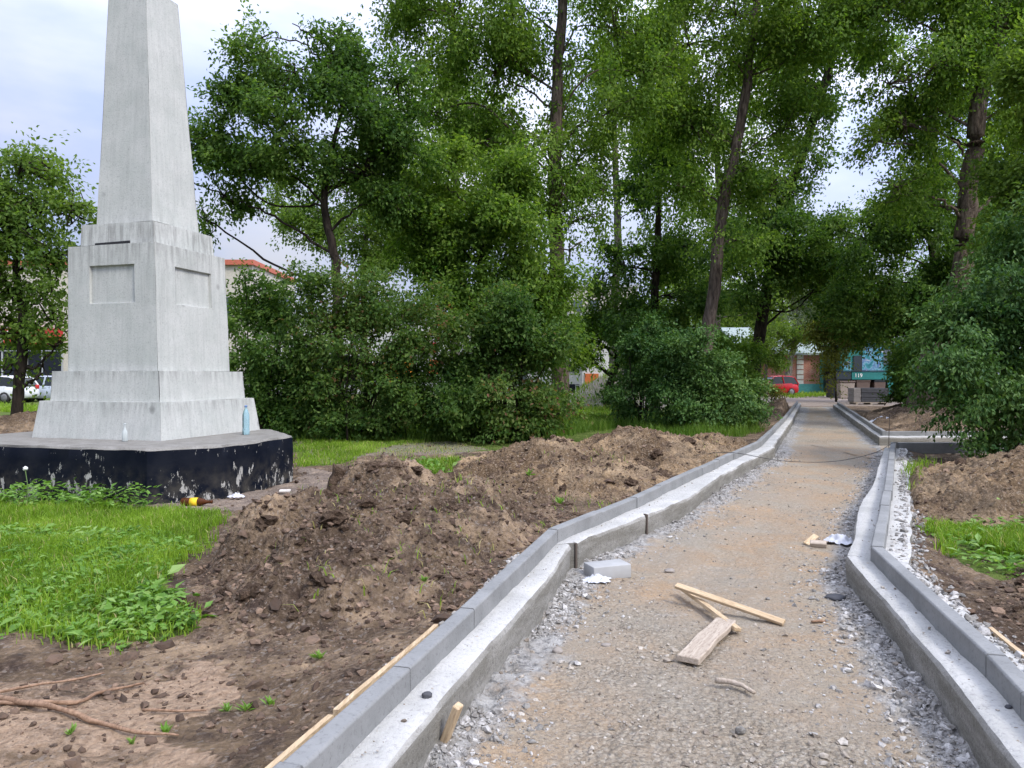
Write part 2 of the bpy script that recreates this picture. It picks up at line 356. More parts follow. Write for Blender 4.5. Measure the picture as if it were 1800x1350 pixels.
cc = N('ShaderNodeValToRGB'); LK(cn.outputs['Fac'], cc.inputs[0]); cc.color_ramp.elements[0].position = .38; cc.color_ramp.elements[1].position = .66
cc.color_ramp.elements[0].color = (.46, .55, .92, 1); cc.color_ramp.elements[1].color = (.84, .87, .96, 1)
vm = N('ShaderNodeVectorMath'); vm.operation = 'SCALE'; vm.inputs['Scale'].default_value = 7.5; LK(cc.outputs[0], vm.inputs[0])
sx = N('ShaderNodeSeparateXYZ'); LK(tc.outputs['Generated'], sx.inputs[0])
def wm(op, a, b):
    n = N('ShaderNodeMath'); n.operation = op
    for k, v in enumerate((a, b)):
        if hasattr(v, 'is_linked'): LK(v, n.inputs[k])
        else: n.inputs[k].default_value = v
    return n.outputs[0]
LK(wm('MULTIPLY', wm('MAXIMUM', wm('ADD', wm('MULTIPLY', sx.outputs[2], 12.6), 2.3), .25), wm('ADD', wm('MULTIPLY', sx.outputs[0], .38), 1.0)), vm.inputs['Scale'])
mx = N('ShaderNodeMix'); mx.data_type = 'RGBA'; LK(cr.outputs[0], mx.inputs[0]); LK(sky.outputs[0], mx.inputs[6]); LK(vm.outputs[0], mx.inputs[7])
LK(mx.outputs[2], bg.inputs[0]); bg.inputs[1].default_value = .14
sl = bpy.data.lights.new('sun', 'SUN'); sl.energy = 1.9; sl.angle = math.radians(16); sl.color = (1, .95, .87)
so = bpy.data.objects.new('sun', sl); COL.objects.link(so)
d = Vector((math.sin(SUN_AZ) * math.cos(SUN_EL), math.cos(SUN_AZ) * math.cos(SUN_EL), math.sin(SUN_EL)))
so.rotation_euler = d.to_track_quat('Z', 'Y').to_euler(); so.location = d * 40
cam = bpy.data.cameras.new('camera'); co = bpy.data.objects.new('camera', cam); COL.objects.link(co); SC.camera = co
cam.sensor_width = 36; cam.lens = 26; cam.clip_end = 2000; cam.clip_start = .05
co.location = (0, 0, EYE); co.rotation_euler = (math.pi / 2 - math.atan((675 - HY) / F), 0, 0)
vs = SC.view_settings; vs.view_transform = 'Standard'; vs.look = 'None'; vs.exposure = .78; vs.gamma = 1
SC.cycles.use_denoising = True; SC.cycles.max_bounces = 9; SC.cycles.diffuse_bounces = 7; SC.cycles.transmission_bounces = 7; SC.cycles.transparent_max_bounces = 8
SC.cycles.use_adaptive_sampling = True; SC.cycles.adaptive_threshold = .02; SC.cycles.caustics_reflective = False; SC.cycles.caustics_refractive = False

# ------------------------------------------------------------------ path edges (world metres)
KL = np.array([(-1.54, -1), (-.618, 2.173), (-.188, 3.646), (.341, 5.537), (1.188, 7.02), (1.96, 8.49), (3.32, 11.07), (4.46, 13.2), (7.95, 21.4), (13.4, 34.6)])
FL = np.array([(-1.33, -1), (-.401, 2.372), (-.243, 2.949), (.222, 4.577), (.436, 5.508), (.60, 5.75), (1.173, 6.63), (1.808, 7.63), (2.735, 9.56), (4.70, 13.2), (8.15, 21.4), (13.65, 34.8)])
KR = np.array([(1.20, -.2), (1.86, 2.69), (1.964, 3.05), (2.2, 4.04), (2.43, 5.0), (3.737, 7.44), (6.66, 13.0)])
FR = np.array([(1.0, -.2), (1.646, 2.397), (1.721, 2.686), (1.883, 3.263), (2.047, 3.954), (2.34, 5.16), (2.64, 5.70), (3.36, 7.13), (4.23, 8.64), (6.55, 13.0)])
KR2 = np.array([(12.5, 15.75), (7.80, 15.57), (14.6, 33.2)])
xl = lambda y: np.interp(y, FL[:, 1], FL[:, 0])
FRall = np.vstack([FR, [(7.62, 15.4), (14.4, 33.2), (15.4, 36)]])
xr = lambda y: np.interp(y, FRall[:, 1], FRall[:, 0])
kl = lambda y: np.interp(y, KL[:, 1], KL[:, 0]); 
KRall = np.vstack([KR, [(7.80, 15.57), (14.6, 33.2), (15.6, 36)]])
kr = lambda y: np.interp(y, KRall[:, 1], KRall[:, 0])

# turf areas
def inpoly(x, y, P):
    P = np.asarray(P); r = np.zeros(np.shape(x), bool); j = len(P) - 1
    for i in range(len(P)):
        xi, yi = P[i]; xj, yj = P[j]
        r ^= ((yi > y) != (yj > y)) & (x < (xj - xi) * (y - yi) / (yj - yi + 1e-12) + xi); j = i
    return r
LAWN = [W(*p, .1) for p in [(-500, 890), (60, 880), (280, 895), (378, 900), (362, 945), (300, 1000), (285, 1050), (345, 1095), (260, 1118), (130, 1130), (40, 1105), (-700, 1140)]]
FARLAWN = [W(*p, .1) for p in [(520, 766), (640, 766), (760, 775), (700, 782), (640, 800), (600, 815), (525, 822)]]
RLAWN = [W(*p, .15) for p in [(1640, 925), (1720, 908), (1850, 915), (1850, 990), (1760, 1003), (1690, 975)]]
def turf(x, y):
    t = np.zeros(np.shape(x))
    for P in (LAWN, FARLAWN, RLAWN): t = np.maximum(t, inpoly(x, y, P) * 1.0)
    far = sstep(12.6, 13.8, y + .5 * fbm(x, y, .7, 3, 5)) * sstep(.8, 2.0, kl(y) - x)
    t = np.maximum(t, far * .9)
    t = np.maximum(t, sstep(4.5, 7, x - kr(y)) * .7 * sstep(9, 16, y))
    t = np.maximum(t, sstep(-8.5, -10, x) * .9)
    return t
DRY = [W(*p, .1) for p in [(120, 905), (290, 893), (380, 899), (470, 905), (575, 880), (590, 830), (530, 822), (515, 845), (380, 878), (200, 886)]]
DRY2 = [W(*p, .1) for p in [(520, 775), (800, 776), (860, 790), (780, 800), (650, 800), (560, 815)]]
SAND = [W(*p, .1) for p in [(-300, 1200), (120, 1180), (260, 1190), (330, 1150), (410, 1150), (420, 1215), (330, 1260), (240, 1270), (330, 1310), (420, 1360), (-300, 1380)]]
def sand(x, y): return inpoly(x + .1 * fbm(x, y, 3, 3, 66), y + .1 * fbm(x, y, 3, 3, 67), SAND) * .62
def road(x, y):
    j = .12 * fbm(x, y, 3, 3, 62); r = np.where(inpoly(x + j, y + j, DRY) | inpoly(x + j, y - j, DRY2), .55, 0.)
    return np.maximum(r, road0(x, y))
def road0(x, y): return sstep(35.0, 36.5, y + .3 * np.sin(x)) * (1 - sstep(52, 58, y)) * sstep(4, 8, x)
def gz(x, y):
    x = np.asarray(x, float); y = np.asarray(y, float)
    side = np.maximum(xl(y) - x, x - xr(y))              # >0 outside the path
    side = np.where(y < 35.3, side, 2.0)
    br = (y > 13.05) & (y < 15.5) & (x > 6.4)             # the side path on the right
    z = .085 + .03 * fbm(x, y, .5, 3, 11) + .035 * fbm(x, y, 2.1, 4, 12) * (1 - .5 * turf(x, y)) + .02 * fbm(x, y, 9, 3, 13, True)
    z = z + .07 * sstep(.9, .25, side) * (y < 34)
    z = z + .05 * sstep(4.3, 2.6, y) * sstep(0, -2, x) * fbm(x, y, 1.1, 3, 15)
    far = sstep(22, 36, y); z = z * (1 - far) + far * (.02 + .02 * fbm(x, y, .3, 2, 3))
    z = np.where(side < .13, -.14, z); z = np.where(br, -.10, z)
    return z

def axis(parts): return np.unique(np.concatenate([np.linspace(a, b, n) for a, b, n in parts]).round(5))
gx = axis([(-400, -40, 24), (-40, -9, 50), (-9, -4.5, 90), (-4.5, 5.5, 300), (5.5, 20, 180), (20, 60, 50), (60, 400, 24)])
gy = axis([(-30, 0, 20), (0, 1.8, 20), (1.8, 9, 240), (9, 16, 120), (16, 40, 130), (40, 120, 50), (120, 600, 24)])
def grid(xs, ys):
    Xg, Yg = np.meshgrid(xs, ys); nx, ny = len(xs), len(ys)
    i = (np.arange(ny - 1)[:, None] * nx + np.arange(nx - 1)[None]).ravel()
    return Xg.ravel(), Yg.ravel(), np.stack([i, i + 1, i + nx + 1, i + nx], 1)
x, y, q = grid(gx, gy)
o = mk('ground', np.stack([x, y, gz(x, y)], 1), q, MAT['ground'], attrs={'turf': turf(x, y), 'road': road(x, y), 'sand': sand(x, y)}); tag(o, kind='structure')

# gravel path sheet
def grav(x, y): return (.36 + .62 * fbm(x, y, 1.15, 5, 131) + .15 * sstep(5.4, 2.6, y) - .12 * sstep(3.6, 5.2, y) * sstep(13, 8, y) + .12 * sstep(13, 20, y)).clip(0, 1)
def pz(x, y):
    e = np.minimum(x - xl(y), xr(y) - x)
    return .006 * grav(x, y) * fbm(x, y, 30, 2, 23) + .004 + .022 * fbm(x, y, 1.2, 3, 21) + .014 * fbm(x, y, 7, 4, 22) + (.035 * sstep(.32, .02, e) * (fbm(x, y, 12, 3, 25) + .45)) - .02 * sstep(.6, 1.2, e) * (y < 8)
us = np.linspace(0, 1, 150); ys = axis([(-1, 1.8, 30), (1.8, 7, 360), (7, 14, 160), (14, 36.5, 150)])
U, Y = np.meshgrid(us, ys); a = xl(Y) - .04; b = xr(Y) + .04
Xp = a + U * (b - a); nx = len(us); i = (np.arange(len(ys) - 1)[:, None] * nx + np.arange(nx - 1)[None]).ravel()
e = np.minimum(Xp - xl(Y), xr(Y) - Xp)
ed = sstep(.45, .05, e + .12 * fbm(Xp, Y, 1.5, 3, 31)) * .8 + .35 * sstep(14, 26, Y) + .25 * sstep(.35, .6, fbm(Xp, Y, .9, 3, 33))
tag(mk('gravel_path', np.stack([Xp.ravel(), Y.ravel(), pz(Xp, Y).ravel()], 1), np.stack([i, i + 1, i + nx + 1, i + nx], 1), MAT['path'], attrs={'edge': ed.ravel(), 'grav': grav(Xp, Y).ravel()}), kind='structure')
xs = np.linspace(6.3, 14, 90); ys = np.linspace(13.0, 15.6, 40); x, y, q = grid(xs, ys)
tag(mk('side_path', np.stack([x, y, .012 + .012 * fbm(x, y, 3, 4, 8)], 1), q, MAT['path'], attrs={'edge': np.full(len(x), .25)}), kind='structure')

# ------------------------------------------------------------------ kerbs
def offset_line(P, d):                      # mitred offset to the left of the travel direction
    P = np.asarray(P, float); out = []
    for i in range(len(P)):
        ns = []
        for a, b in ((i - 1, i), (i, i + 1)):
            if a >= 0 and b < len(P):
                t = P[b] - P[a]; t /= np.linalg.norm(t); ns.append(np.array([-t[1], t[0]]))
        n = sum(ns); n /= np.linalg.norm(n); out.append(P[i] + n * d / max(.4, n @ ns[0]))
    return np.array(out)
def arclen(P): return np.concatenate([[0], np.cumsum(np.linalg.norm(np.diff(P, axis=0), axis=1))])
ORD = 'first second third fourth fifth sixth seventh eighth ninth tenth eleventh twelfth thirteenth fourteenth fifteenth'.split()
def kerb_row(P, width, zt, zb, where, group, far_label, skip=0, named=12, seed=0):
    O = offset_line(P, width); rng = random.Random(seed); n = 0
    for i in range(len(P) - 1):
        L = np.linalg.norm(P[i + 1] - P[i]); k = max(1, round(L / 1.0))
        for j in range(k):
            g = .0025 / L; t0, t1 = j / k + g, (j + 1) / k - g
            A0, A1 = P[i] + (P[i+1] - P[i]) * t0, P[i] + (P[i+1] - P[i]) * t1
            B0, B1 = O[i] + (O[i+1] - O[i]) * t0, O[i] + (O[i+1] - O[i]) * t1
            if max(A0[1], A1[1]) < 1.6: continue
            dz = rng.uniform(-.006, .006); ch = .007; sh = rng.uniform(-.005, .005)
            V = []
            for a, b in ((A0, B0), (A1, B1)):
                u = (b - a) / np.linalg.norm(b - a); a = a + u * sh; b = b + u * sh
                for p, z in ((a, zb), (a, zt + dz - ch), (a + u * ch, zt + dz), (b - u * ch, zt + dz), (b, zt + dz - ch), (b, zb)): V.append((p[0], p[1], z))
            Fs = [[0, 1, 2, 3, 4, 5], [11, 10, 9, 8, 7, 6]] + [[m, m + 6, (m + 1) % 6 + 6, (m + 1) % 6] for m in range(6)]
            c = (*((A0 + B1) / 2), zb)
            o = mk('kerbstone', V, Fs, MAT['kerb'], origin=c, smooth=False)
            lab = f'grey kerbstone, {ORD[n]} from the near end of the {where}' if n < named else far_label
            tag(o, lab, 'kerbstone', group); n += 1
kerb_row(KL, .08, .30, .185, 'left kerb row', 'kerbstones of the left kerb row', 'grey kerbstone in the far part of the left row, past the twelfth stone')
kerb_row(KR, -.08, .30, .185, 'near right kerb row', 'kerbstones of the near right kerb row', 'grey kerbstone in the near right kerb row, next to the side path corner')
kerb_row(np.array([(6.75, 13.0), (12.6, 13.15)]), -.08, .29, .1, 'near edge of the side path', 'kerbstones on the near edge of the side path', '', named=12)
kerb_row(KR2[:2][::-1], .08, .29, .185, 'far edge of the side path', 'kerbstones on the far edge of the side path', '', named=12)
kerb_row(KR2[1:], -.08, .30, .185, 'far right kerb row', 'kerbstones of the far right kerb row', 'grey kerbstone in the distant half of the far right kerb row')
def footing(K, Fd, outer, zt, label, seed, step=.05, sgn=1, group='concrete footings under the kerbs'):
    """K inner kerb line, Fd inner footing edge; outer = distance beyond the kerb line on the soil side."""
    O = offset_line(K, outer); L = arclen(Fd); n = max(2, int(L[-1] / step)); s = np.linspace(0, 1, n)
    def rs(P, s): l = arclen(P); return np.stack([np.interp(s * l[-1], l, P[:, k]) for k in (0, 1)], 1)
    I, Oo = rs(Fd, s), rs(O, s); l = s * L[-1]; u = (I - Oo); wd = np.linalg.norm(u, axis=1)[:, None]; u = u / wd
    Oo = Oo - u * (.03 * fbm(l, l * 0 + seed, 2.6, 4, 43) + .006)[:, None]
    I = I + u * (.016 * fbm(l, l * 0 + seed, 1.3, 4, 41))[:, None]
    m = 14; V = []
    rows = []
    for k in range(m):
        p = Oo + (I - Oo) * (k / (m - 1)); z = zt + .008 * fbm(p[:, 0], p[:, 1], 9, 3, 44) + .010 * fbm(p[:, 0], p[:, 1], 1.4, 2, 46)
        if k == m - 1: z = z - .008; p = p - u * .004
        rows.append(np.column_stack([p, z]))
    for zz, off in ((zt - .03, .006), (.11, .004), (.02, .0), (-.08, .006)):
        p = I + u * (off + .006 * fbm(l, l * 0 + zz * 40, 3, 3, 47))[:, None]; rows.append(np.column_stack([p, np.full(n, zz)]))
    rows.insert(0, np.column_stack([Oo, np.full(n, -.02)]))
    V = np.concatenate(rows); M = len(rows)
    Fs = [[a * n + i, a * n + i + 1, (a + 1) * n + i + 1, (a + 1) * n + i] for a in range(M - 1) for i in range(n - 1)]
    Fs += [[a * n for a in range(M)], [a * n + n - 1 for a in range(M)][::-1]]
    me = mk('concrete_footing', V, Fs, MAT['footing'], origin=(*V[:, :2].mean(0), 0))
    me.data.set_sharp_from_angle(angle=math.radians(38))
    return tag(me, label, 'footing', group)
def cut(P, y0, y1):
    P = np.asarray(P); ys = P[:, 1]; xs = P[:, 0]; m = (ys > y0 + .02) & (ys < y1 - .02)
    f = lambda y: (np.interp(y, ys, xs), y)
    return np.vstack([[f(y0)], P[m], [f(y1)]])
footing(cut(KL, .3, 5.42), cut(FL, .3, 5.50), .15, .2, 'pale poured concrete footing, nearest stretch on the left with wooden stake against it', 1)
footing(cut(KL, 5.42, 13.18), cut(np.array([(.50, 5.52)] + FL[5:].tolist()), 5.525, 13.2), .15, .2, 'pale concrete footing along the middle stretch of the left kerb', 2)
footing(cut(KL, 13.2, 34.6), cut(FL + np.array([-.05, 0]), 13.23, 34.7), .14, .2, 'narrow concrete footing along the far stretch of the left kerb', 3, .12)
footing(cut(KR, .3, 5.0), cut(FR, .3, 5.16), -.22, .2, 'pale concrete footing, nearest stretch on the right ending at the bend', 4)
footing(cut(KR, 5.01, 13.0), cut(FR, 5.17, 13.0), -.24, .2, 'wide pale concrete footing on the right between the bend and the side path', 5)
footing(np.array([(7.80, 15.57), (12.5, 15.75)]), np.array([(7.62, 15.33), (12.5, 15.5)]), .14, .2, 'concrete footing under the kerb on the far edge of the side path', 6, .12)
footing(KR2[1:], np.array([(7.62, 15.34), (14.42, 33.2)]), -.14, .2, 'concrete footing under the far right kerb beyond the side path', 7, .12)
def form_board(P, off, z, ht, mat, label, seed):
    A, B = offset_line(P, off), offset_line(P, off + math.copysign(.022, off)); V, Fs = [], []
    n = 24; l = arclen(A); s = np.linspace(0, l[-1], n); rs = lambda Q: np.stack([np.interp(s, l, Q[:, k]) for k in (0, 1)], 1)
    A, B = rs(A), rs(B); wob = .006 * fbm(s, s * 0 + seed, 2.5, 3, 3)
    rows = [np.column_stack([A, np.full(n, z - ht)]), np.column_stack([A, z + wob]), np.column_stack([B, z + wob]), np.column_stack([B, np.full(n, z - ht)])]
    V = np.concatenate(rows)
    Fs = [[a * n + i, a * n + i + 1, ((a + 1) % 4) * n + i + 1, ((a + 1) % 4) * n + i] for a in range(4) for i in range(n - 1)] + [[0, n, 2 * n, 3 * n], [4 * n - 1, 3 * n - 1, 2 * n - 1, n - 1]]
    tag(mk('formwork_board', V, Fs, mat, origin=(*V[:, :2].mean(0), z - ht), smooth=False), label, 'board', 'formwork boards behind the kerbs')
form_board(cut(KL, 1.4, 2.62), .165, .225, .16, MAT['pale_wood'], 'yellow wooden formwork board on edge behind the left kerb at its near end', 1)
form_board(cut(KL, 2.66, 3.6), .17, .222, .16, MAT['pale_wood'], 'weathered formwork board behind the left kerb, just beyond the nearest yellow board', 2)
form_board(cut(KR, 2.2, 3.7), -.24, .215, .16, MAT['pale_wood'], 'orange wooden formwork board on edge behind the near right kerb', 3)

# ------------------------------------------------------------------ soil mounds
MOUNDS = []
def mound_h(B, x, y, seed):
    wx = x + .10 * fbm(x, y, 2.2, 3, seed + 50); wy = y + .10 * fbm(x, y, 2.2, 3, seed + 60)
    h = 0
    for bx, by, bh, br, bp in B:
        d = np.hypot(wx - bx, wy - by) / br; h = h + bh * np.exp(-d ** bp)
    return h
def mz_of(B, seed):
    def f(x, y):
        h = mound_h(B, x, y, seed); m = sstep(.02, .14, h)
        return h + m * (.085 * fbm(x, y, 3.0, 3, seed + 1) + .075 * fbm(x, y, 6.0, 3, seed + 2, True) + .030 * fbm(x, y, 17, 3, seed + 3, True) + .016 * fbm(x, y, 40, 2, seed + 4)) - .035
    return f
def mound(B, bbox, step, label, seed, name='soil_mound', mat='soil'):
    f = mz_of(B, seed); MOUNDS.append((f, bbox))
    xs = np.arange(bbox[0], bbox[1], step); ys = np.arange(bbox[2], bbox[3], step); x, y, q = grid(xs, ys)
    side = np.maximum(kl(y) - .17 - x, x - kr(y) - .24); lim = sstep(-.02, .14, side)
    hm = f(x, y); h = np.where(hm > 0, hm * lim + (lim - 1) * .05, hm)
    g = np.where(side > 0, gz(x, y), .12); z = g + h
    keep = (h[q].max(1) > -.02) & (side[q].min(1) > -.04); q = q[keep]
    used, inv = np.unique(q, return_inverse=True); q = inv.reshape(-1, 4); V = np.stack([x, y, z], 1)[used]
    return tag(mk(name, V, q, MAT[mat], origin=(*V[:, :2].mean(0), .08)), label, 'mound', 'dug soil mounds')
mound([(-1.72, 5.55, .30, .42, 4), (-1.15, 5.5, .22, .7, 3), (-1.30, 7.2, .27, .46, 4), (-1.45, 6.7, .24, .55, 4), (-.75, 6.9, .26, .65, 3), (-.45, 6.0, .20, .55, 3), (-.85, 4.7, .13, .6, 3), (-1.4, 4.6, .10, .5, 3), (-.1, 7.6, .14, .6, 3), (-.05, 6.6, .10, .5, 2.5), (-1.9, 5.25, .10, .26, 4), (-1.2, 6.1, .16, .30, 4), (-.5, 5.3, .15, .28, 4), (-.9, 7.5, .15, .3, 4), (-.2, 7.0, .12, .26, 4), (-1.35, 5.05, .12, .24, 4), (-.75, 6.35, .14, .25, 4), (-1.75, 6.15, .14, .25, 5), (-.2, 5.75, .09, .2, 4)], (-2.7, .65, 3.8, 8.8), .019,
      'large dark brown soil mound beside the lawn, nearest to the left kerb', 100)
mound([(.30, 10.5, .36, .70, 2.4), (-.35, 9.9, .20, .6, 2.5), (.75, 10.2, .22, .6, 2.5), (.9, 9.3, .14, .7, 2.5), (1.2, 8.6, .10, .6, 3), (.2, 8.9, .10, .7, 3), (1.5, 10.0, .13, .6, 3)], (-1.6, 2.6, 7.7, 11.7), .024,
      'rounded light brown soil mound behind the large one, with a pointed top', 130, mat='dry')
mound([(1.65, 12.1, .31, .85, 2.6), (2.45, 12.3, .25, .8, 2.6), (3.2, 12.9, .18, .7, 2.6), (2.2, 11.2, .12, .7, 2.6), (3.75, 13.5, .2, .6, 2.6), (2.6, 11.2, .12, .6, 2.6)], (.4, 5.0, 10.2, 14.6), .028,
      'long brown soil ridge beside the left kerb where it bends', 160, mat='dry')
mound([(5.75, 8.4, .34, 1.15, 2.6), (7.4, 9.0, .45, 1.3, 2.6), (4.85, 7.4, .22, .7, 2.6), (5.6, 7.0, .18, .8, 2.6), (6.6, 7.6, .35, .9, 2.6), (8.8, 9.6, .5, 1.2, 2.6)], (3.6, 10.5, 5.9, 11.0), .028,
      'wide brown soil mound behind the right kerb in front of the leafy bush', 190, mat='dry')
mound([(3.75, 4.5, .16, .5, 3), (3.2, 4.0, .10, .4, 3), (4.3, 4.9, .16, .6, 3), (3.5, 3.7, .10, .5, 3)], (2.4, 5.2, 3.0, 5.9), .02, 'low clod-strewn soil mound near the right formwork board', 220)
mound([(10.2, 27, .55, 1.1, 2.6), (9.3, 25.5, .4, 1.0, 2.6), (11.2, 29, .35, 1.0, 2.6)], (7.5, 13, 23, 31), .06, 'distant dark soil mound left of the path end', 250)
mound([(11.3, 20, .4, 1.2, 2.6), (12.6, 22.6, .45, 1.5, 2.6), (15, 26.5, .5, 1.6, 2.6), (10.3, 17.6, .3, 1.0, 2.6)], (8.8, 18, 16, 30), .06, 'dark soil mound round the foot of the right poplar', 270)
mound([(-10.6, 15.2, .45, .9, 2.6), (-9.7, 15.6, .35, .7, 2.6)], (-13, -8, 13, 17.5), .05, 'dark soil mound beside the slender tree left of the obelisk', 290)
mound([(3.9, 34, .95, 1.6, 2.2), (5.2, 34.3, .8, 1.4, 2.4)], (.5, 8.5, 31, 37), .09, 'smooth grey gravel heap behind the small forked tree', 310, 'gravel_heap').data.materials[0] = MAT['heap_grey']
def top(x, y):
    x = np.asarray(x, float); y = np.asarray(y, float); z = gz(x, y)
    for f, b in MOUNDS:
        m = (x > b[0]) & (x < b[1]) & (y > b[2]) & (y < b[3]); z = np.where(m, np.maximum(z, z + f(x, y)), z)
    return z
def topf(x, y): return float(top(np.array([x]), np.array([y]))[0])

# ------------------------------------------------------------------ clods, stones
def ico(sub=1):
    bm = bmesh.new(); bmesh.ops.create_icosphere(bm, subdivisions=sub, radius=1); v, f = from_bm(bm); return v, np.array(f)
def scatter_rocks(name, xs, ys, zs, sizes, mat, sub=1, flat=.7, rough=.30, sharp=True):
    bv, bf = ico(sub); n, m = len(xs), len(bv)
    A = R.normal(size=(n, 3, 3)); Q, _ = np.linalg.qr(A)
    sc = sizes[:, None] * R.uniform(.6, 1.25, (n, 3))
    V = bv[None] * (1 + rough * R.normal(size=(n, m))[..., None]).clip(.5, 1.6)
    if sub > 1: V = V * (1 + .32 * vnoise(V[..., 0] * 2.1 + np.arange(n)[:, None], V[..., 1] * 2.1, V[..., 2] * 2.1, 3))[..., None]
    V = np.einsum('nij,nmj->nmi', Q, V * sc[:, None]); V[..., 2] *= flat
    V += np.stack([xs, ys, zs + sizes * .2], 1)[:, None]
    Fs = (bf[None] + (np.arange(n) * m)[:, None, None]).reshape(-1, 3)
    tone = np.repeat(R.uniform(0, 1, n), m)
    return mk(name, V.reshape(-1, 3), Fs, mat, smooth=not sharp, attrs={'tone': tone})
def toned(name, stops):
    t = NT(name); n = t.noise(30, 4, .7); MAT[name] = t.out(t.mix(t.ramp(n, [(.35, .6), (.55, 0)]), t.ramp(t.attr('tone'), stops), (.06, .048, .038)), .95, t.bump(n, .6, .012), .15)
toned('clods', [(0, (.060, .040, .029)), (.6, (.130, .088, .062)), (1, (.26, .18, .125))])
toned('stones', [(0, (.20, .165, .13)), (.5, (.33, .285, .23)), (1, (.48, .44, .38))])
toned('rubble', [(0, (.20, .19, .17)), (.5, (.34, .325, .30)), (1, (.52, .50, .47))])
xs, ys = [], []
for (f, b), n in zip(MOUNDS[:5], (9000, 4500, 3000, 4000, 2500)):
    x = R.uniform(b[0], b[1], n * 4); y = R.uniform(b[2], b[3], n * 4); side = np.maximum(kl(y) - .22 - x, x - kr(y) - .32)
    k = (f(x, y) > -.02) & (side > 0); xs.append(x[k][:n]); ys.append(y[k][:n])
x = R.uniform(-4.5, 1, 3000); y = R.uniform(7.5, 14.5, 3000); k = road(x, y) > .2; xs.append(x[k]); ys.append(y[k])
x = R.uniform(-3.4, .2, 6000); y = R.uniform(2.0, 5.5, 6000); k = (kl(y) - x > .2) & (turf(x, y) < .3) & (fbm(x, y, 1.3, 3, 77) > -.05); xs.append(x[k]); ys.append(y[k])
x = R.uniform(1.9, 5.2, 2500); y = R.uniform(2.5, 8, 2500); k = (x - kr(y) > .33); xs.append(x[k]); ys.append(y[k])
x, y = np.concatenate(xs), np.concatenate(ys); xs0, ys0 = np.concatenate(xs[:5]), np.concatenate(ys[:5])
tag(scatter_rocks('soil_clods', x, y, top(x, y), R.gamma(1.3, .0055, len(x)).clip(.003, .042), MAT['clods'], 1), 'brown crumbs and clods of earth strewn over the dug soil', 'soil', kind='stuff')
n = 26000; y = 1.9 + 10 * R.uniform(0, 1, n) ** 1.8; x = xl(y) + .02 + R.uniform(0, 1, n) * (xr(y) - xl(y) - .04); k = R.uniform(.25, 1, n) < grav(x, y) + .12; x, y = x[k], y[k]; n = len(x)
tag(scatter_rocks('path_pebbles', x, y, pz(x, y), R.gamma(1.2, .0030, n).clip(.0018, .02), MAT['stones'], 1, .75), 'small stones bedded in the path surface', 'gravel', kind='stuff')
k = R.choice(len(xs0), 800, replace=False); xb, yb = xs0[k], ys0[k]
tag(scatter_rocks('earth_lumps', xb, yb, top(xb, yb) - .008, R.gamma(2.0, .0105, len(k)).clip(.008, .075), MAT['dark_soil'], 2, .72, .2), 'bigger broken lumps of earth on the mounds', 'soil', kind='stuff')
k = R.choice(len(xs0), 75, replace=False); xb, yb = xs0[k], ys0[k]
tag(scatter_rocks('torn_clods', xb, yb, top(xb, yb) - .02, R.uniform(.035, .10, len(k)), MAT['dark_soil'], 3, .75, .15), 'big torn clods of dark earth lying on the mounds', 'soil', kind='stuff')
n = 26000; y = 1.9 + 12 * R.uniform(0, 1, n) ** 1.6; sd = R.integers(0, 2, n); e = np.abs(R.normal(0, .12, n)) * R.uniform(.3, 2.2, n) + .012
x = np.where(sd == 0, xl(y) + e, xr(y) - e); k = fbm(x, y, 1.1, 3, 91) > -.25; x, y = x[k], y[k]
tag(scatter_rocks('cement_rubble', x, y, pz(x, y), R.gamma(1.2, .0040, len(x)).clip(.002, .024), MAT['rubble'], 1, .75), 'pale crumbs of cement spilled along both footings', 'rubble', kind='stuff')
n = 5200; y = 2.4 + 10.4 * R.uniform(0, 1, n); x = kr(y) + .27 + R.normal(0, .06, n); z = np.maximum(gz(x, y), .0); z = np.where(x - kr(y) < .25, .2, z); k = (z > -.05)
tag(scatter_rocks('footing_rubble', x[k], y[k], z[k], R.gamma(1.3, .0055, k.sum()).clip(.002, .03), MAT['rubble'], 1, .75), 'cement crumbs along the outer side of the right footing', 'rubble', kind='stuff')
n = 3000; y = 2.0 + 3.4 * R.uniform(0, 1, n); x = kl(y) - .2 + R.normal(0, .03, n)
tag(scatter_rocks('spilled_cement', x, y, gz(x, y), R.gamma(1.3, .005, n).clip(.002, .022), MAT['rubble'], 1, .7), 'cement spill along the back of the near left kerb', 'rubble', kind='stuff')
n = 500; y = 1.9 + 9 * R.uniform(0, 1, n) ** 1.5; x = np.where(R.integers(0, 2, n) == 0, kl(y) + R.uniform(.01, .09, n), kr(y) - R.uniform(.01, .1, n)); x = np.where(y > 5.4, x, x)
tag(scatter_rocks('footing_grit', x, y, np.full(n, .2), R.gamma(1.5, .0022, n).clip(.0015, .012), MAT['stones'], 1, .7), 'loose grit on top of the concrete footings', 'grit', kind='stuff')
def rock(name, px, py, z, r, label, mat, cat='stone', group=None, flat=.65, seed=0, sub=3):
    x, y = W(px, py, z); v, f = ico(sub); n = 1 + .22 * vnoise(v[:, 0] * 1.7 + seed, v[:, 1] * 1.7, v[:, 2] * 1.7, seed) + .08 * vnoise(v[:, 0] * 5, v[:, 1] * 5 + seed, v[:, 2] * 5, seed)
    V = v * n[:, None] * np.array([r, r * .8, r * flat]); V[:, 2] += z + r * flat * .6; V[:, 0] += x; V[:, 1] += y
    tag(mk(name, V, f, mat, origin=(x, y, z)), label, cat, group)
rock('stone', 980, 1150, 0, .030, 'round dark pebble on the path close to the left footing', MAT['stone'], group='loose stones', seed=1)
rock('stone', 1066, 1138, 0, .028, 'flat tan stone on the path left of the broad plank', MAT['stone'], group='loose stones', seed=2, flat=.4)
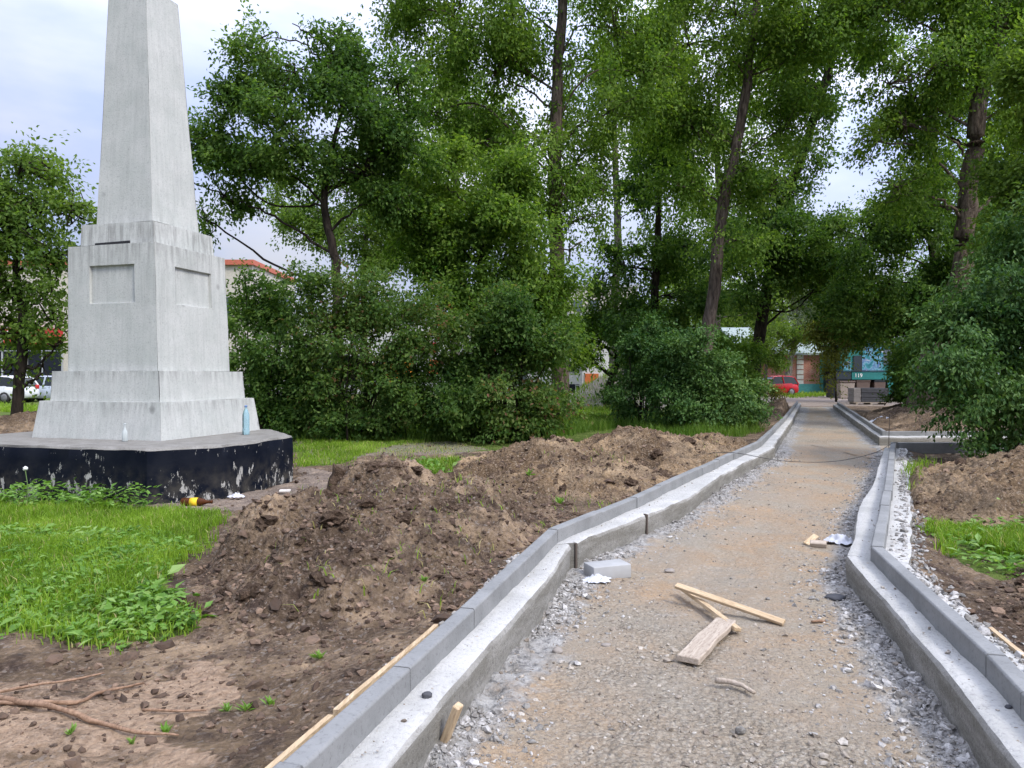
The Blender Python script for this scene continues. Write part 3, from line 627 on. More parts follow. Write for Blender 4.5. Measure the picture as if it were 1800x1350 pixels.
rock('stone', 1178, 1006, 0, .040, 'tan stone on the path beyond the crossed laths', MAT['stone'], group='loose stones', seed=3, flat=.45)
rock('stone', 750, 1228, .2, .022, 'dark stone lying on top of the left footing', MAT['paver_dark'], group='loose stones', seed=4)
rock('stone', 1777, 1248, .2, .014, 'small dark stone on top of the right footing', MAT['paver_dark'], group='loose stones', seed=9)
rock('stone', 6, 1305, .09, .05, 'grey stone in the soil at the foot of the roots', MAT['stone'], group='loose stones', seed=5)
rock('stone', 40, 1308, .09, .022, 'pale little stone in the sandy soil below the root', MAT['rubble'], group='loose stones', seed=6)
rock('stone', 1303, 1290, 0, .022, 'white stone near the bottom of the path', MAT['rubble'], group='loose stones', seed=7)
rock('concrete_lump', 768, 1335, 0, .055, 'grey lump of cement at the foot of the wooden stake', MAT['rubble'], 'cement lump', seed=11)
rock('stone', 1470, 1055, .0, .06, 'dark broken stone in the cement rubble by the right footing', MAT['paver_dark'], group='loose stones', seed=8, flat=.35)

# ------------------------------------------------------------------ obelisk
OC = np.array([-4.823, 9.943]); OA, OB = np.array([.962, -.272]), np.array([.272, .962])
ob = empty('obelisk', (OC[0], OC[1], .09), 0, 'tall whitewashed obelisk with recessed blank panels on a peeling black base', 'monument')
def opt(a, b, z): 
    lean = -.018 * max(0, z - 1.1); p = OC + OA * a + OB * b; return (p[0] + lean, p[1], z)
def frustum(s0, s1, z0, z1, n=14, panel=None, seed=0, amp=.006):
    V, Fs = [], []
    for (ca, cb) in (((-1, -1), (1, -1)), ((1, -1), (1, 1)), ((1, 1), (-1, 1)), ((-1, 1), (-1, -1))):
        nrm = np.array([ca[0] + cb[0], ca[1] + cb[1]]) / 2.
        us = list(np.linspace(0, 1, n)); vs = list(np.linspace(0, 1, n))
        if panel:
            u0, u1, v0, v1, dp = panel; e = .002
            us = sorted(us + [u0 - e, u0 + e, u1 - e, u1 + e]); vs = sorted(vs + [v0 - e, v0 + e, v1 - e, v1 + e])
        k = len(V)
        for v in vs:
            s = s0 + (s1 - s0) * v; z = z0 + (z1 - z0) * v
            for u in us:
                q = np.array(ca) + (np.array(cb) - np.array(ca)) * u; a, b = q * s
                d = amp * float(vnoise(np.array([a * 2.3 + seed]), np.array([b * 2.3]), np.array([z * 2.3]))[0])
                if panel and u0 < u < u1 and v0 < v < v1: d -= dp
                ee = min(u, 1 - u, 1); a += nrm[0] * d; b += nrm[1] * d
                V.append(opt(a, b, z))
        m = len(us)
        Fs += [[k + j * m + i, k + j * m + i + 1, k + (j + 1) * m + i + 1, k + (j + 1) * m + i] for j in range(len(vs) - 1) for i in range(m - 1)]
    k = len(V); V += [opt(a * s1, b * s1, z1) for a, b in ((-1, -1), (1, -1), (1, 1), (-1, 1))]; Fs.append([k, k + 1, k + 2, k + 3])
    return V, Fs
for nm, a in (('base_step', (.975, .915, .67, 1.145, 14, None, 1)), ('middle_step', (.835, .815, 1.14, 1.52, 14, None, 2)), ('pedestal', (.69, .668, 1.515, 3.11, 16, (.255, .765, .54, .835, .035), 3)),
              ('neck_block', (.57, .555, 3.105, 3.40, 10, None, 4)), ('shaft', (.435, .294, 3.395, 6.52, 30, None, 5)), ('cap', (.294, .01, 6.518, 6.72, 4, None, 6))):
    mk(nm, *frustum(*a), MAT['obelisk'], ob, smooth=False)
v, f = box((0, 0, 0), (.54, .02, .050), 0, .004); v[:, 2] += .02 * v[:, 0]
V = np.array([opt(p[0] - .06, p[1] - .572, p[2] + 3.135) for p in v]); mk('slot', V, f, MAT['slot_black'], ob, smooth=False)  # raised black bar; its colour stands in for the shade inside an opening
# black base with chamfered corners, dense sides so the chipped rim is real
cs = [(-1.5, -1.78), (1.46, -1.74), (2.0, -1.2), (2.0, .21), (1.08, 1.16), (-1.4, 1.3), (-2.0, .8), (-2.0, -1.2)]
ring = []
for i in range(len(cs)):
    a, b = np.array(cs[i]), np.array(cs[(i + 1) % len(cs)]); k = int(np.linalg.norm(b - a) / .045)
    ring += [a + (b - a) * j / k for j in range(k)]
ring = np.array(ring); n = len(ring); s = np.arange(n); rows = []
rim = .008 * fbm(s * .045, s * 0, 3, 4, 71)
for k, (z, inn) in enumerate([(-.15, 0), (.12, 0), (.25, 0), (.38, 0), (.52, .0), (.655, .004), (.68, .03), (.684, .08), (.686, .2), (.688, .35)]):
    r = ring * (1 - inn / 2.0) + (ring / np.linalg.norm(ring, axis=1)[:, None]) * ((rim if k >= 4 and k < 7 else 0) + .01 * fbm(s * .045, s * 0 + z * 3, 2, 3, 72) * (k < 6))[:, None]
    wob = (.012 * fbm(s * .045, s * 0, 4, 3, 73) if k in (5, 6) else 0 * rim)
    rows.append(np.array([(*(OC + OA * p[0] + OB * p[1]), z + wv) for p, wv in zip(r, np.broadcast_to(wob, n))]))
V = np.concatenate(rows); Fs = [[a * n + i, a * n + (i + 1) % n, (a + 1) * n + (i + 1) % n, (a + 1) * n + i] for a in range(len(rows) - 1) for i in range(n)] + [[(len(rows) - 1) * n + i for i in range(n)]]
o = mk('base', V, Fs, MAT['plinth'], ob); o.data.set_sharp_from_angle(angle=math.radians(40))

# bottles and litter
x, y = W(432, 764, .69)
b = empty('plastic_bottle', (x, y, .69), .4, 'tall pale blue plastic bottle standing on the black base by the obelisk', 'bottle')
mk('body', *lathe([(.040, 0), (.046, .01), (.046, .07), (.042, .09), (.046, .11), (.044, .17), (.046, .20), (.044, .26), (.030, .31), (.016, .34), (.016, .36)], 24), MAT['blue_plastic'], b, local=True)
mk('cap', *lathe([(.018, .358), (.018, .38), (.015, .383)], 16), MAT['cap_blue'], b, local=True)
x, y = W(219, 776, .69); b = empty('glass_bottle', (x, y, .69), 0, 'small clear glass bottle standing in front of the obelisk', 'bottle')
mk('body', *lathe([(.028, 0), (.032, .006), (.032, .09), (.027, .12), (.013, .15), (.013, .20), (.015, .203), (.015, .212)], 20), MAT['clear_glass'], b, local=True)
x, y = W(345, 888, .1); b = empty('beer_bottle', (x, y, topf(x, y) + .045), 0, 'brown bottle with a yellow label lying at the foot of the black base', 'bottle')
rt = Matrix.Rotation(math.radians(90), 4, 'Y')
def lying(v): return np.array([tuple(rt @ Vector(p)) for p in v])
v, f = lathe([(.036, 0), (.044, .01), (.044, .19), (.036, .22), (.016, .27), (.015, .31), (.018, .312), (.018, .325)], 20); mk('body', lying(v) + np.array([-.16, 0, 0]), f, MAT['brown_glass'], b, local=True)
v, f = lathe([(.0455, .095), (.0455, .175)], 20); mk('label', lying(v) + np.array([-.16, 0, 0]), f, MAT['label_yellow'], b, local=True)
def film(px, py, z, w, d, h, label, seed, rz=0):
    xs = np.linspace(-1, 1, 26); x, y, q = grid(xs, xs); r = np.hypot(x, y)
    k = 1 + .25 * vn2(np.arctan2(y, x) * 1.5 + 4, r * 0, seed); hz = h * np.exp(-r * r * 1.2) * (.5 + .8 * fbm(x, y, 2, 3, seed, True).clip(-.4, 1)) 
    cx, cy = W(px, py, z); V = np.stack([x * w * k * math.cos(rz) - y * d * k * math.sin(rz), x * w * k * math.sin(rz) + y * d * k * math.cos(rz), np.maximum(hz, 0) + .006], 1)
    keep = r[q].max(1) < 1.12; o = mk('plastic_bag', V + np.array([cx, cy, z]), q[keep], MAT['white_film'], origin=(cx, cy, z))
    tag(o, label, 'plastic bag', 'crumpled white plastic bags')
film(1478, 957, .01, .13, .10, .09, 'crumpled white plastic bag against the right footing at the bend', 3)
film(1050, 1024, .0, .10, .07, .05, 'torn white plastic scrap in front of the grey block', 5)
film(1552, 745, .12, .30, .25, .22, 'pale lilac plastic bag on the soil behind the far right kerb', 7)
film(415, 876, .1, .10, .05, .05, 'scrap of white film beside the black base near the brown bottle', 8)
v, f = box((0, 0, 0), (.30, .17, .10), 0, .006); x, y = W(1068, 1010, .02); V = v + np.array([0, 0, .05]); c, s_ = math.cos(.35), math.sin(.35)
V = np.stack([V[:, 0] * c - V[:, 1] * s_, V[:, 0] * s_ + V[:, 1] * c, V[:, 2]], 1) + np.array([x, y, .0]); tag(mk('kerb_offcut', V, f, MAT['block_grey'], origin=(x, y, 0)), 'short grey concrete offcut block lying on the path by the left footing', 'block')
def plank(A, B, wd, th, mat, name, label, cat='plank', group='loose timber on the path', tw=0):
    A, B = Vector(A), Vector(B); L = (B - A).length; bm = bmesh.new(); bmesh.ops.create_cube(bm, size=1); bmesh.ops.scale(bm, vec=(wd, L, th), verts=bm.verts)
    bmesh.ops.bevel(bm, geom=bm.edges[:], offset=min(wd, th) * .12, segments=1, affect='EDGES')
    bmesh.ops.subdivide_edges(bm, edges=[e for e in bm.edges if abs((e.verts[0].co - e.verts[1].co).y) > L * .5], cuts=9, use_grid_fill=True)
    v, f = from_bm(bm); v[:, 0] += .05 * wd * vn2(v[:, 1] * 6, v[:, 2] * 9, len(label)); v[:, 2] += .06 * th * vn2(v[:, 1] * 8, v[:, 0] * 9, 4)
    y_ = (B - A).normalized(); x_ = y_.cross(Vector((0, 0, 1))).normalized(); x_.rotate(Matrix.Rotation(tw, 3, y_)); z_ = x_.cross(y_); M = Matrix((x_, y_, z_)).transposed()
    o = mk(name, v, f, mat, smooth=False); o.matrix_world = Matrix.Translation((A + B) / 2) @ M.to_4x4(); tag(o, label, cat, group); return o
plank((.88, 3.70, .028), (1.24, 4.28, .03), .115, .034, MAT['grey_wood'], 'plank', 'short broad weathered plank lying on the gravel path')
plank((1.05, 4.72, .115), (1.58, 4.28, .022), .045, .02, MAT['pale_wood'], 'lath', 'long thin pale lath lying across the other lath', tw=.3)
plank((1.12, 4.88, .055), (1.27, 4.14, .03), .045, .022, MAT['pale_wood'], 'lath', 'shorter pale lath crossing under the long one', tw=-.2)
plank((-.285, 2.86, -.03), (-.205, 2.80, .20), .042, .028, MAT['pale_wood'], 'wooden_stake', 'pale wooden stake leaning on the near end of the left footing', 'stake', None, .2)
x, y = W(1442, 958, .03); plank((x - .07, y + .03, .03), (x + .05, y - .02, .035), .06, .05, MAT['grey_wood'], 'wood_block', 'brown wood block beside the white plastic bag', 'wood block', None, .4)
plank((*W(1418, 960, .0), .015), (*W(1436, 948, 0), .03), .05, .012, MAT['pale_wood'], 'wood_splinter', 'pale splintered wood piece left of the wood block', 'wood piece', None, .4)
x, y = W(500, 866, .1); plank((x - .06, y, .12), (x + .06, y + .02, .12), .09, .02, MAT['paper_white'], 'flat_scrap', 'pale flat scrap on dry grass at the corner of the black base', 'scrap', None)
def stick(P, r, mat, name, label, cat, seed, n=6):
    C_ = curve(P, n); C_ = C_ + .25 * np.max(r) * np.stack([vn2(np.arange(len(C_)) * .6, np.zeros(len(C_)), seed + k) for k in range(3)], 1)
    rr = np.interp(np.linspace(0, 1, len(C_)), np.linspace(0, 1, len(r)), r); v, f = tube(C_, rr, 8, .25, seed)
    return tag(mk(name, v, f, mat, origin=tuple(C_[0])), label, cat)
def gp(px, py, dz=.02, z=.09):
    x, y = W(px, py, z); return (x, y, topf(x, y) + dz)
for P, r, lab in (([(-40, 1238), (30, 1262), (100, 1276), (170, 1286), (240, 1295), (310, 1292)], [.012, .012, .011, .009, .007, .004], 'thick brown tree root lying bare on the sandy soil'),
                  ([(-20, 1256), (60, 1262), (130, 1250), (175, 1225), (250, 1195)], [.010, .009, .008, .007, .005], 'thin pale root branching up from the thick root'),
                  ([(-20, 1228), (60, 1218), (120, 1204), (180, 1185)], [.006, .006, .005, .004], 'thin straight root at the edge of the soil below the lawn'),
                  ([(248, 1258), (310, 1258), (360, 1250)], [.006, .005, .004], 'short thin twig on the sandy soil near the weeds')):
    stick([gp(*p) for p in P], r, MAT['root_wood'], 'root' if 'root' in lab else 'twig', lab, 'root' if 'root' in lab else 'twig', len(lab))
stick([(*W(1260, 1206), .02), (*W(1295, 1214), .03), (*W(1328, 1228), .018)], [.012, .013, .008], MAT['grey_wood'], 'stick', 'short dark stick on the path below the planks', 'stick', 3)
stick([(*W(1428, 1098), .015), (*W(1452, 1097), .012)], [.008, .007], MAT['root_wood'], 'stick', 'tiny dark stick on the path right of the laths', 'stick', 5)
stick([(2.7, 11.0, topf(2.7, 11.0) + .02), (3.28, 11.05, .315), (4.2, 11.5, .14), (5.2, 12.0, .07), (6.0, 12.3, .17), (6.5, 12.62, .315), (6.75, 12.95, .30)], [.0042] * 3, MAT['cable_black'], 'cable', 'black cable slung across the path from kerb to kerb', 'cable', 9, 10)
stick([(6.55, 12.85, 0), (6.56, 12.85, .80)], [.006, .006], MAT['rebar'], 'rebar_rod', 'thin steel rod standing by the side path corner', 'rod', 2)
for px, py, h, lab in ((12, 772, .42, 'pale thin stake standing behind the black base by the slender tree'), (22, 776, .12, 'very short pale stake next to the taller stake')):
    x, y = W(px, py, .1); plank((x, y, 0), (x + .02, y, .1 + h), .05, .03, MAT['pale_wood'], 'wooden_stake', lab, 'stake', None)
for (bx, by, lab) in ((.47, 5.53, 'dark strip standing at the joint between the two nearest left footings'), (1.21, 6.68, 'dark metal pin standing against the middle left footing')):
    v, f = box((0, 0, 0), (.018, .05, .215), .5, .004); tag(mk('formwork_strip', v + np.array([bx, by, .10]), f, MAT['rebar'], origin=(bx, by, 0), smooth=False), lab, 'strip')
# turf slab standing on the big mound
bm = bmesh.new(); bmesh.ops.create_cube(bm, size=1); bmesh.ops.subdivide_edges(bm, edges=bm.edges[:], cuts=14, use_grid_fill=True); v, f = from_bm(bm)
v = v * np.array([.24, .46, .52]); nn = v / np.linalg.norm(v, axis=1)[:, None]
v = v + nn * (.09 * vnoise(v[:, 0] * 4.5, v[:, 1] * 4.5, v[:, 2] * 4.5, 3) + .04 * vnoise(v[:, 0] * 10, v[:, 1] * 10, v[:, 2] * 10, 7) + .02 * vnoise(v[:, 0] * 22, v[:, 1] * 22, v[:, 2] * 22, 4))[:, None]
Rm = np.array(Euler((-.05, .22, .30)).to_matrix()); x, y = W(628, 868, .12); x, y = -1.72, 7.35
tag(mk('turf_slab', (Rm @ v.T).T + np.array([x, y, .31]), f, MAT['dark_soil'], origin=(x, y, .1)), 'upright slab of torn turf with a dark side on top of the big mound', 'turf slab')

# ------------------------------------------------------------------ foliage
def leaf_quads(C, ax, up, ln, wd, fold=.0):
    """C (n,3) leaf bases; rhombus leaves along ax"""
    n = len(C); ax = ax / (np.linalg.norm(ax, axis=1)[:, None] + 1e-9); sd = np.cross(ax, up); sd /= np.linalg.norm(sd, axis=1)[:, None] + 1e-9
    nr = np.cross(sd, ax); ln = ln[:, None]; wd = wd[:, None]
    V = np.stack([C, C + ax * ln * .45 + sd * wd * .5 + nr * ln * .06, C + ax * ln - nr * ln * .10, C + ax * ln * .45 - sd * wd * .5 + nr * ln * .06], 1)
    return V.reshape(-1, 3), np.arange(n * 4).reshape(n, 4)
NM, LM = 1.62, 1.03
def crown_leaves(blobs, n, ln, rng, per=26, sig=.22, droop=.35, wr=.62, gap=.0, gsc=.9, vsc=.6, sub_r=.98):
    blobs = np.asarray(blobs, float); vol = blobs[:, 3] * blobs[:, 4] * blobs[:, 5]; p = vol ** .75; p /= p.sum()
    nb = 11; pb = np.repeat(np.arange(len(blobs)), nb); d0 = rng.normal(size=(len(pb), 3)); d0 /= np.linalg.norm(d0, axis=1)[:, None]
    sub = blobs[pb, :3] + d0 * blobs[pb, 3:6] * (rad := rng.uniform(.30, 1.22, len(pb)))[:, None]; sr = blobs[pb, 3:6] * (rng.uniform(.26, .50, len(pb)) * sub_r * (1.28 - .42 * rad))[:, None]; wt = np.repeat(p / nb, nb) * rng.uniform(.35, 1.6, len(pb)) * (1.4 - .55 * rad); wt /= wt.sum()
    k = int(n / per * 1.45); j = rng.choice(len(sub), k, p=wt); g3 = rng.normal(size=(k, 3)); r3 = np.linalg.norm(g3, axis=1)[:, None]; g3 *= np.minimum(1, 1.75 / r3)
    C = sub[j] + g3 * sr[j] * .62 + d0[j] * sr[j] * .25; C[:, 2] -= .18 * np.abs(g3[:, 0] * sr[j, 0]) * droop
    d = C - blobs[pb[j], :3]; d /= np.linalg.norm(d, axis=1)[:, None] + 1e-6
    g = vnoise(C[:, 0] * gsc, C[:, 1] * gsc, C[:, 2] * gsc * 1.3, 17) * .6 + vnoise(C[:, 0] * gsc * 2.3, C[:, 1] * gsc * 2.3, C[:, 2] * gsc * 2.6, 18) * .4
    keep = np.argsort(-(g + rng.uniform(-.25 - gap, .25 + gap, k)))[:max(1, int(n / per))]; C = C[keep]; d = d[keep]; g = g[keep]; k = len(C)
    tw = d * .7 + rng.normal(size=(k, 3)) * .6 - np.array([0, 0, droop * .8]); tw /= np.linalg.norm(tw, axis=1)[:, None]; tl = sig * 3.4 * rng.uniform(.6, 1.4, k); tt = rng.uniform(-.5, .55, k * per)
    L = np.repeat(C, per, 0) + np.repeat(tw * tl[:, None], per, 0) * tt[:, None] + rng.normal(size=(k * per, 3)) * sig * .42 * np.array([1, 1, vsc]); L[:, 2] -= .5 * np.repeat(tl, per) * droop * np.maximum(tt, 0) ** 2
    od = np.repeat(d, per, 0); m = len(L)
    ax = np.repeat(tw, per, 0) * .7 + od * .2 + rng.normal(size=(m, 3)) * .6 - np.array([0, 0, droop]); up = rng.normal(size=(m, 3)) * .55 + np.array([0, 0, .9]) + od * .35
    tone = (.42 + .22 * np.repeat(vnoise(C[:, 0] * .8, C[:, 1] * .8, C[:, 2] * .8, 23), per) + .13 * np.repeat(rng.normal(size=k), per) + .15 * rng.normal(size=m)).clip(0, 1)
    V, q = leaf_quads(L, ax, up, ln * rng.uniform(.65, 1.3, m), ln * wr * rng.uniform(.7, 1.25, m))
    return V, q, np.repeat(tone, 4), C
def limbs(trunk, tr, blobs, rng, C=None, twigs=60, seed=0, thick=.35):
    T = curve(trunk, 10); T = T + np.stack([vn2(np.arange(len(T)) * .35, np.zeros(len(T)), seed + k) for k in (0, 1)] + [np.zeros(len(T))], 1) * tr[len(tr) // 2] * .22
    rr = .86 * np.interp(np.linspace(0, 1, len(T)), np.linspace(0, 1, len(tr)), tr); parts = [tube(T, rr, 16, .09, seed)]
    for i, bl in enumerate(blobs):
        c = np.array(bl[:3]); cand = T[int(len(T) * .18):]; rc = rr[int(len(T) * .18):]
        want = c[2] - .55 * np.hypot(*(cand[:, :2] - c[:2]).T); j = int(np.argmin(np.abs(cand[:, 2] - want) + .15 * np.linalg.norm(cand - c, axis=1))); s = cand[j]
        if np.linalg.norm(c - s) < .4: continue
        mid = (s + c) / 2 + rng.normal(size=3) * .12 * np.linalg.norm(c - s) + np.array([0, 0, .06 * np.linalg.norm(c - s)])
        P = curve([s, mid, c, c + (c - mid) * .6], 7); P = P + rng.normal(size=P.shape) * .025; r0 = max(.02, rc[j] * thick)
        parts.append(tube(P, np.linspace(r0, .012, len(P)), 7, .2, seed + i))
    if C is not None and len(C):
        J = rng.choice(len(C), min(twigs, len(C)), replace=False); B = np.asarray(blobs, float)[:, :3]
        for j in J:
            c = C[j]; s = B[np.argmin(np.linalg.norm(B - c, axis=1))]; m = (s + c) / 2 + rng.normal(size=3) * .15
            parts.append(tube(curve([s, m, c], 4), np.linspace(.022, .006, 9), 5, 0))
    return join(*parts)
def tree(name, trunk, tr, blobs, n, ln, leafmat, barkmat, label, cat='tree', group=None, seed=1, twigs=60, **kw):
    rng = np.random.default_rng(seed); th = kw.pop('thick', .2 if name == 'poplar_tree' else .35); V, q, tone, C = crown_leaves(blobs, int(n * NM), ln * LM, rng, **kw)
    root = empty(name, tuple(trunk[0]), 0, label, cat, group)
    mk('trunk', *limbs(trunk, tr, blobs, rng, C, twigs * 3, seed, th), MAT[barkmat], root)
    mk('crown', V, q, MAT[leafmat], root, smooth=False, attrs={'tone': tone}); return root
def B(px, py, d, rx, ry=None, rz=None): return (X(px, d), d, Z(py, d), rx, ry or rx, rz or rx)     # crown lump seen at px,py at distance d
def TP(d, *pts): return [(X(px, d), d, Z(py, d)) for px, py in pts]

g1 = 'tall poplars over the path'
# dark tree beside the obelisk
d = 18.
tree('maple_tree', [(X(600, d), d, .05)] + TP(d, (592, 500), (586, 440), (572, 375), (575, 300), (600, 200), (600, 130)), [.16, .13, .12, .105, .08, .055, .025],
     [B(520, 130, d, 1.3, 1.4, .95), B(430, 190, d, .8, 1.2, .8), B(610, 130, d, .9, 1.3, .95), B(640, 210, d, 1.2, 1.6, 1.0), B(440, 290, d, 1.2, 1.5, .8), B(530, 260, d, 1.4, 1.5, .9), B(390, 260, d, .6, 1, .8), B(395, 345, d, .6, .9, .7), B(640, 300, d, 1.2, 1.4, .9),
      B(700, 150, d, .6, 1, .5), B(470, 100, d, .8, 1, .55), B(600, 75, d, .35, .5, .5), B(460, 70, d, .4, .5, .3), B(360, 385, d, .4, .5, .4), B(700, 260, d, .7, 1, .8), B(540, 60, d, .4, .5, .4), B(690, 350, d, .7, 1, .6)],
     29000, .105, 'leaf_dark', 'dark_bark', 'dark leafy tree with a forked black trunk right of the obelisk', seed=11, per=18, sig=.2, gap=.1, twigs=90)
# pale trees behind it
d = 36.
tree('birch_tree', [(X(640, d), d, 0)] + TP(d, (640, 500), (645, 400), (650, 330)), [.2, .17, .12, .05], [B(560, 390, d, 1.7, 1.7, 1.3), B(640, 400, d, 1.9, 1.9, 1.9), B(690, 350, d, 1.5, 1.5, 1.7), B(520, 370, d, 1.0, 1, .9), B(610, 340, d, 1.5, 1.5, 1.2), B(670, 460, d, 1.7, 1.7, 1.2), B(490, 340, d, .9, .9, .7)],
     14000, .17, 'leaf_light', 'grey_bark', 'pale green tree far behind the forked dark tree', seed=12, per=18, sig=.33, gap=.15)
# left slender tree
d = 15.8
tree('ash_tree', [(X(24, d), d, .05)] + TP(d, (32, 700), (38, 620), (42, 560), (30, 470), (40, 380), (40, 300)), [.14, .125, .12, .10, .08, .05, .02],
     [B(40, 290, d, .8, .9, .6), B(0, 330, d, .8, 1, .7), B(75, 370, d, .7, .9, .7), B(20, 420, d, 1.0, 1, .7), B(80, 450, d, .7, .8, .6), B(125, 370, d, .35, .5, .3), B(20, 510, d, .9, .9, .5), B(80, 520, d, .6, .7, .4), B(-70, 400, d, 1.1, 1, 1.3), B(-50, 540, d, .9, .8, .5), B(60, 600, d, .4, .5, .25), B(20, 640, d, .4, .4, .25), B(70, 660, d, .3, .3, .2), B(85, 560, d, .6, .7, .35), B(5, 585, d, .7, .7, .3), B(95, 610, d, .3, .4, .2)],
     13500, .10, 'leaf_light', 'dark_bark', 'slender airy tree with a leaning trunk left of the obelisk', seed=13, per=14, sig=.19, gap=.25, twigs=80)
# central tall poplar
d = 22.
tree('poplar_tree', [(X(985, d), d, 0)] + TP(d, (982, 560), (978, 420), (975, 300), (980, 150), (988, 0), (992, -250), (990, -420)), [.33, .27, .24, .22, .19, .17, .10, .05],
     [B(800, 60, d, 2.0, 2.2, 1.9), B(870, 130, d, 1.4, 2, 1.5), B(900, 20, d, 1.6, 2, 1.6), B(1080, 60, d, 1.7, 2, 1.4), B(1070, 200, d, 1.2, 1.6, 1.1), B(1130, 130, d, 1.2, 1.8, 1.6), B(760, 200, d, 1.3, 1.8, .8), B(850, 250, d, 1.3, 1.6, .8), B(1010, 290, d, 1.0, 1.5, .9), B(940, 330, d, 1.1, 1.5, .9), B(1030, 380, d, .9, 1.3, .5), B(720, 20, d, .9, 1.3, 1.2), B(760, -120, d, 2.2, 2.4, 2.0), B(950, -160, d, 2.4, 2.4, 2.2), B(1120, -130, d, 2.0, 2.2, 2.0), B(950, -380, d, 2.6, 2.6, 2.4), B(1060, 330, d, .8, 1, .7), B(1000, 120, d, .9, 1, 1.0), B(985, 350, d - 1.3, .8, .6, .7), B(965, 250, d - 1.2, .6, .5, .5), B(1000, 440, d - 1, .9, .6, .6)],
     62000, .115, 'leaf_mid', 'poplar_bark', 'tall poplar with a straight grey trunk in the middle, rising out of view', 'tree', g1, seed=14, per=20, sig=.28, droop=.6, gap=.05, twigs=120)
# green maple mass below it
d = 20.
tree('maple_tree', [(X(850, d), d, 0)] + TP(d, (850, 600), (845, 480), (850, 380)), [.16, .14, .10, .04], [B(800, 390, d, 1.5, 1.7, 1.3), B(880, 340, d, 1.2, 1.6, 1.0), B(900, 440, d, 1.5, 1.7, 1.2), B(780, 480, d, 1.3, 1.5, 1.0), B(850, 520, d, 1.6, 1.6, 1.0), B(960, 500, d, 1.0, 1.4, 1.1), B(770, 310, d, .9, 1.2, .9), B(960, 580, d, 1.0, 1.2, .9), B(740, 410, d, .8, 1, 1.0)],
     36000, .12, 'leaf_mid', 'dark_bark', 'broad bright green maple rising behind the lilac bushes', seed=15, per=20, sig=.24, gap=.0, twigs=60)
d = 29.
tree('maple_tree', [(X(1150, d), d, 0)] + TP(d, (1150, 620), (1152, 480), (1160, 330), (1170, 200)), [.22, .2, .17, .12, .05], [B(1100, 470, d, 1.4, 1.6, 1.0), B(1170, 520, d, 1.5, 1.5, 1.3), B(1090, 560, d, 1.4, 1.5, 1.1), B(1190, 440, d, 1.2, 1.5, .9), B(1150, 590, d, 1.3, 1.3, .9), B(1130, 330, d, .8, 1, .7), B(1200, 250, d, 1.2, 1.4, 1.3), B(1150, 250, d, 1.0, 1.2, 1.0)],
     22000, .15, 'leaf_dark', 'dark_bark', 'dark green maple in the shade between the two poplar trunks', seed=16, per=18, sig=.3, gap=.05)
# poplar left of the path
d = 24.
tree('poplar_tree', [(X(1242, d), d, 0)] + TP(d, (1245, 590), (1258, 470), (1275, 340), (1300, 220), (1318, 100), (1335, -40), (1350, -300)), [.34, .24, .225, .205, .18, .155, .13, .06],
     [B(1210, 80, d, 1.7, 2, 1.7), B(1290, 30, d, 1.7, 2, 1.6), B(1390, 90, d, 1.6, 2, 1.7), B(1220, 220, d, 1.3, 1.7, 1.1), B(1370, 230, d, 1.2, 1.6, 1.2), B(1420, 40, d, 1.4, 1.8, 1.4), B(1350, 330, d, 1.0, 1.4, 1.0), B(1210, 330, d, 1.0, 1.3, .9), B(1310, 420, d, 1.0, 1.4, .6), B(1250, -150, d, 2.3, 2.4, 2.0), B(1420, -150, d, 2.2, 2.3, 2.0), B(1340, -360, d, 2.5, 2.4, 2.2), B(1500, 30, d, 1.2, 1.6, .9), B(1160, 170, d, .9, 1.2, 1.0), B(1300, 300, d, .8, 1.2, .9)],
     56000, .12, 'leaf_mid', 'poplar_bark', 'tall poplar with a leaning trunk just left of the path', 'tree', g1, seed=17, per=20, sig=.3, droop=.6, gap=.05, twigs=120)
d = 33.
tree('poplar_tree', [(X(1322, d), d, 0)] + TP(d, (1338, 560), (1372, 380), (1420, 240), (1460, 100), (1490, -60)), [.36, .30, .25, .21, .18, .10],
     [B(1300, 450, d, 1.9, 2, 1.3), B(1400, 440, d, 1.9, 2, 1.4), B(1450, 480, d, 1.6, 1.8, 1.0), B(1380, 340, d, 1.6, 1.8, 1.5), B(1450, 400, d, 1.4, 1.6, 1.0), B(1340, 390, d, 1.8, 2, 1.3), B(1420, 150, d, 1.6, 1.8, 1.8), B(1480, 30, d, 1.8, 2, 1.6), B(1310, 520, d, 1.3, 1.5, .8), B(1480, 500, d, 1.2, 1.4, .9), B(1400, 260, d, 1.2, 1.4, 1.2), B(1520, 100, d, 1.0, 1.2, .6)],
     34000, .16, 'leaf_dark', 'dark_bark', 'dark poplar with a thick black trunk bowing over the far end of the path', 'tree', g1, seed=18, per=18, sig=.36, gap=.08, twigs=80)
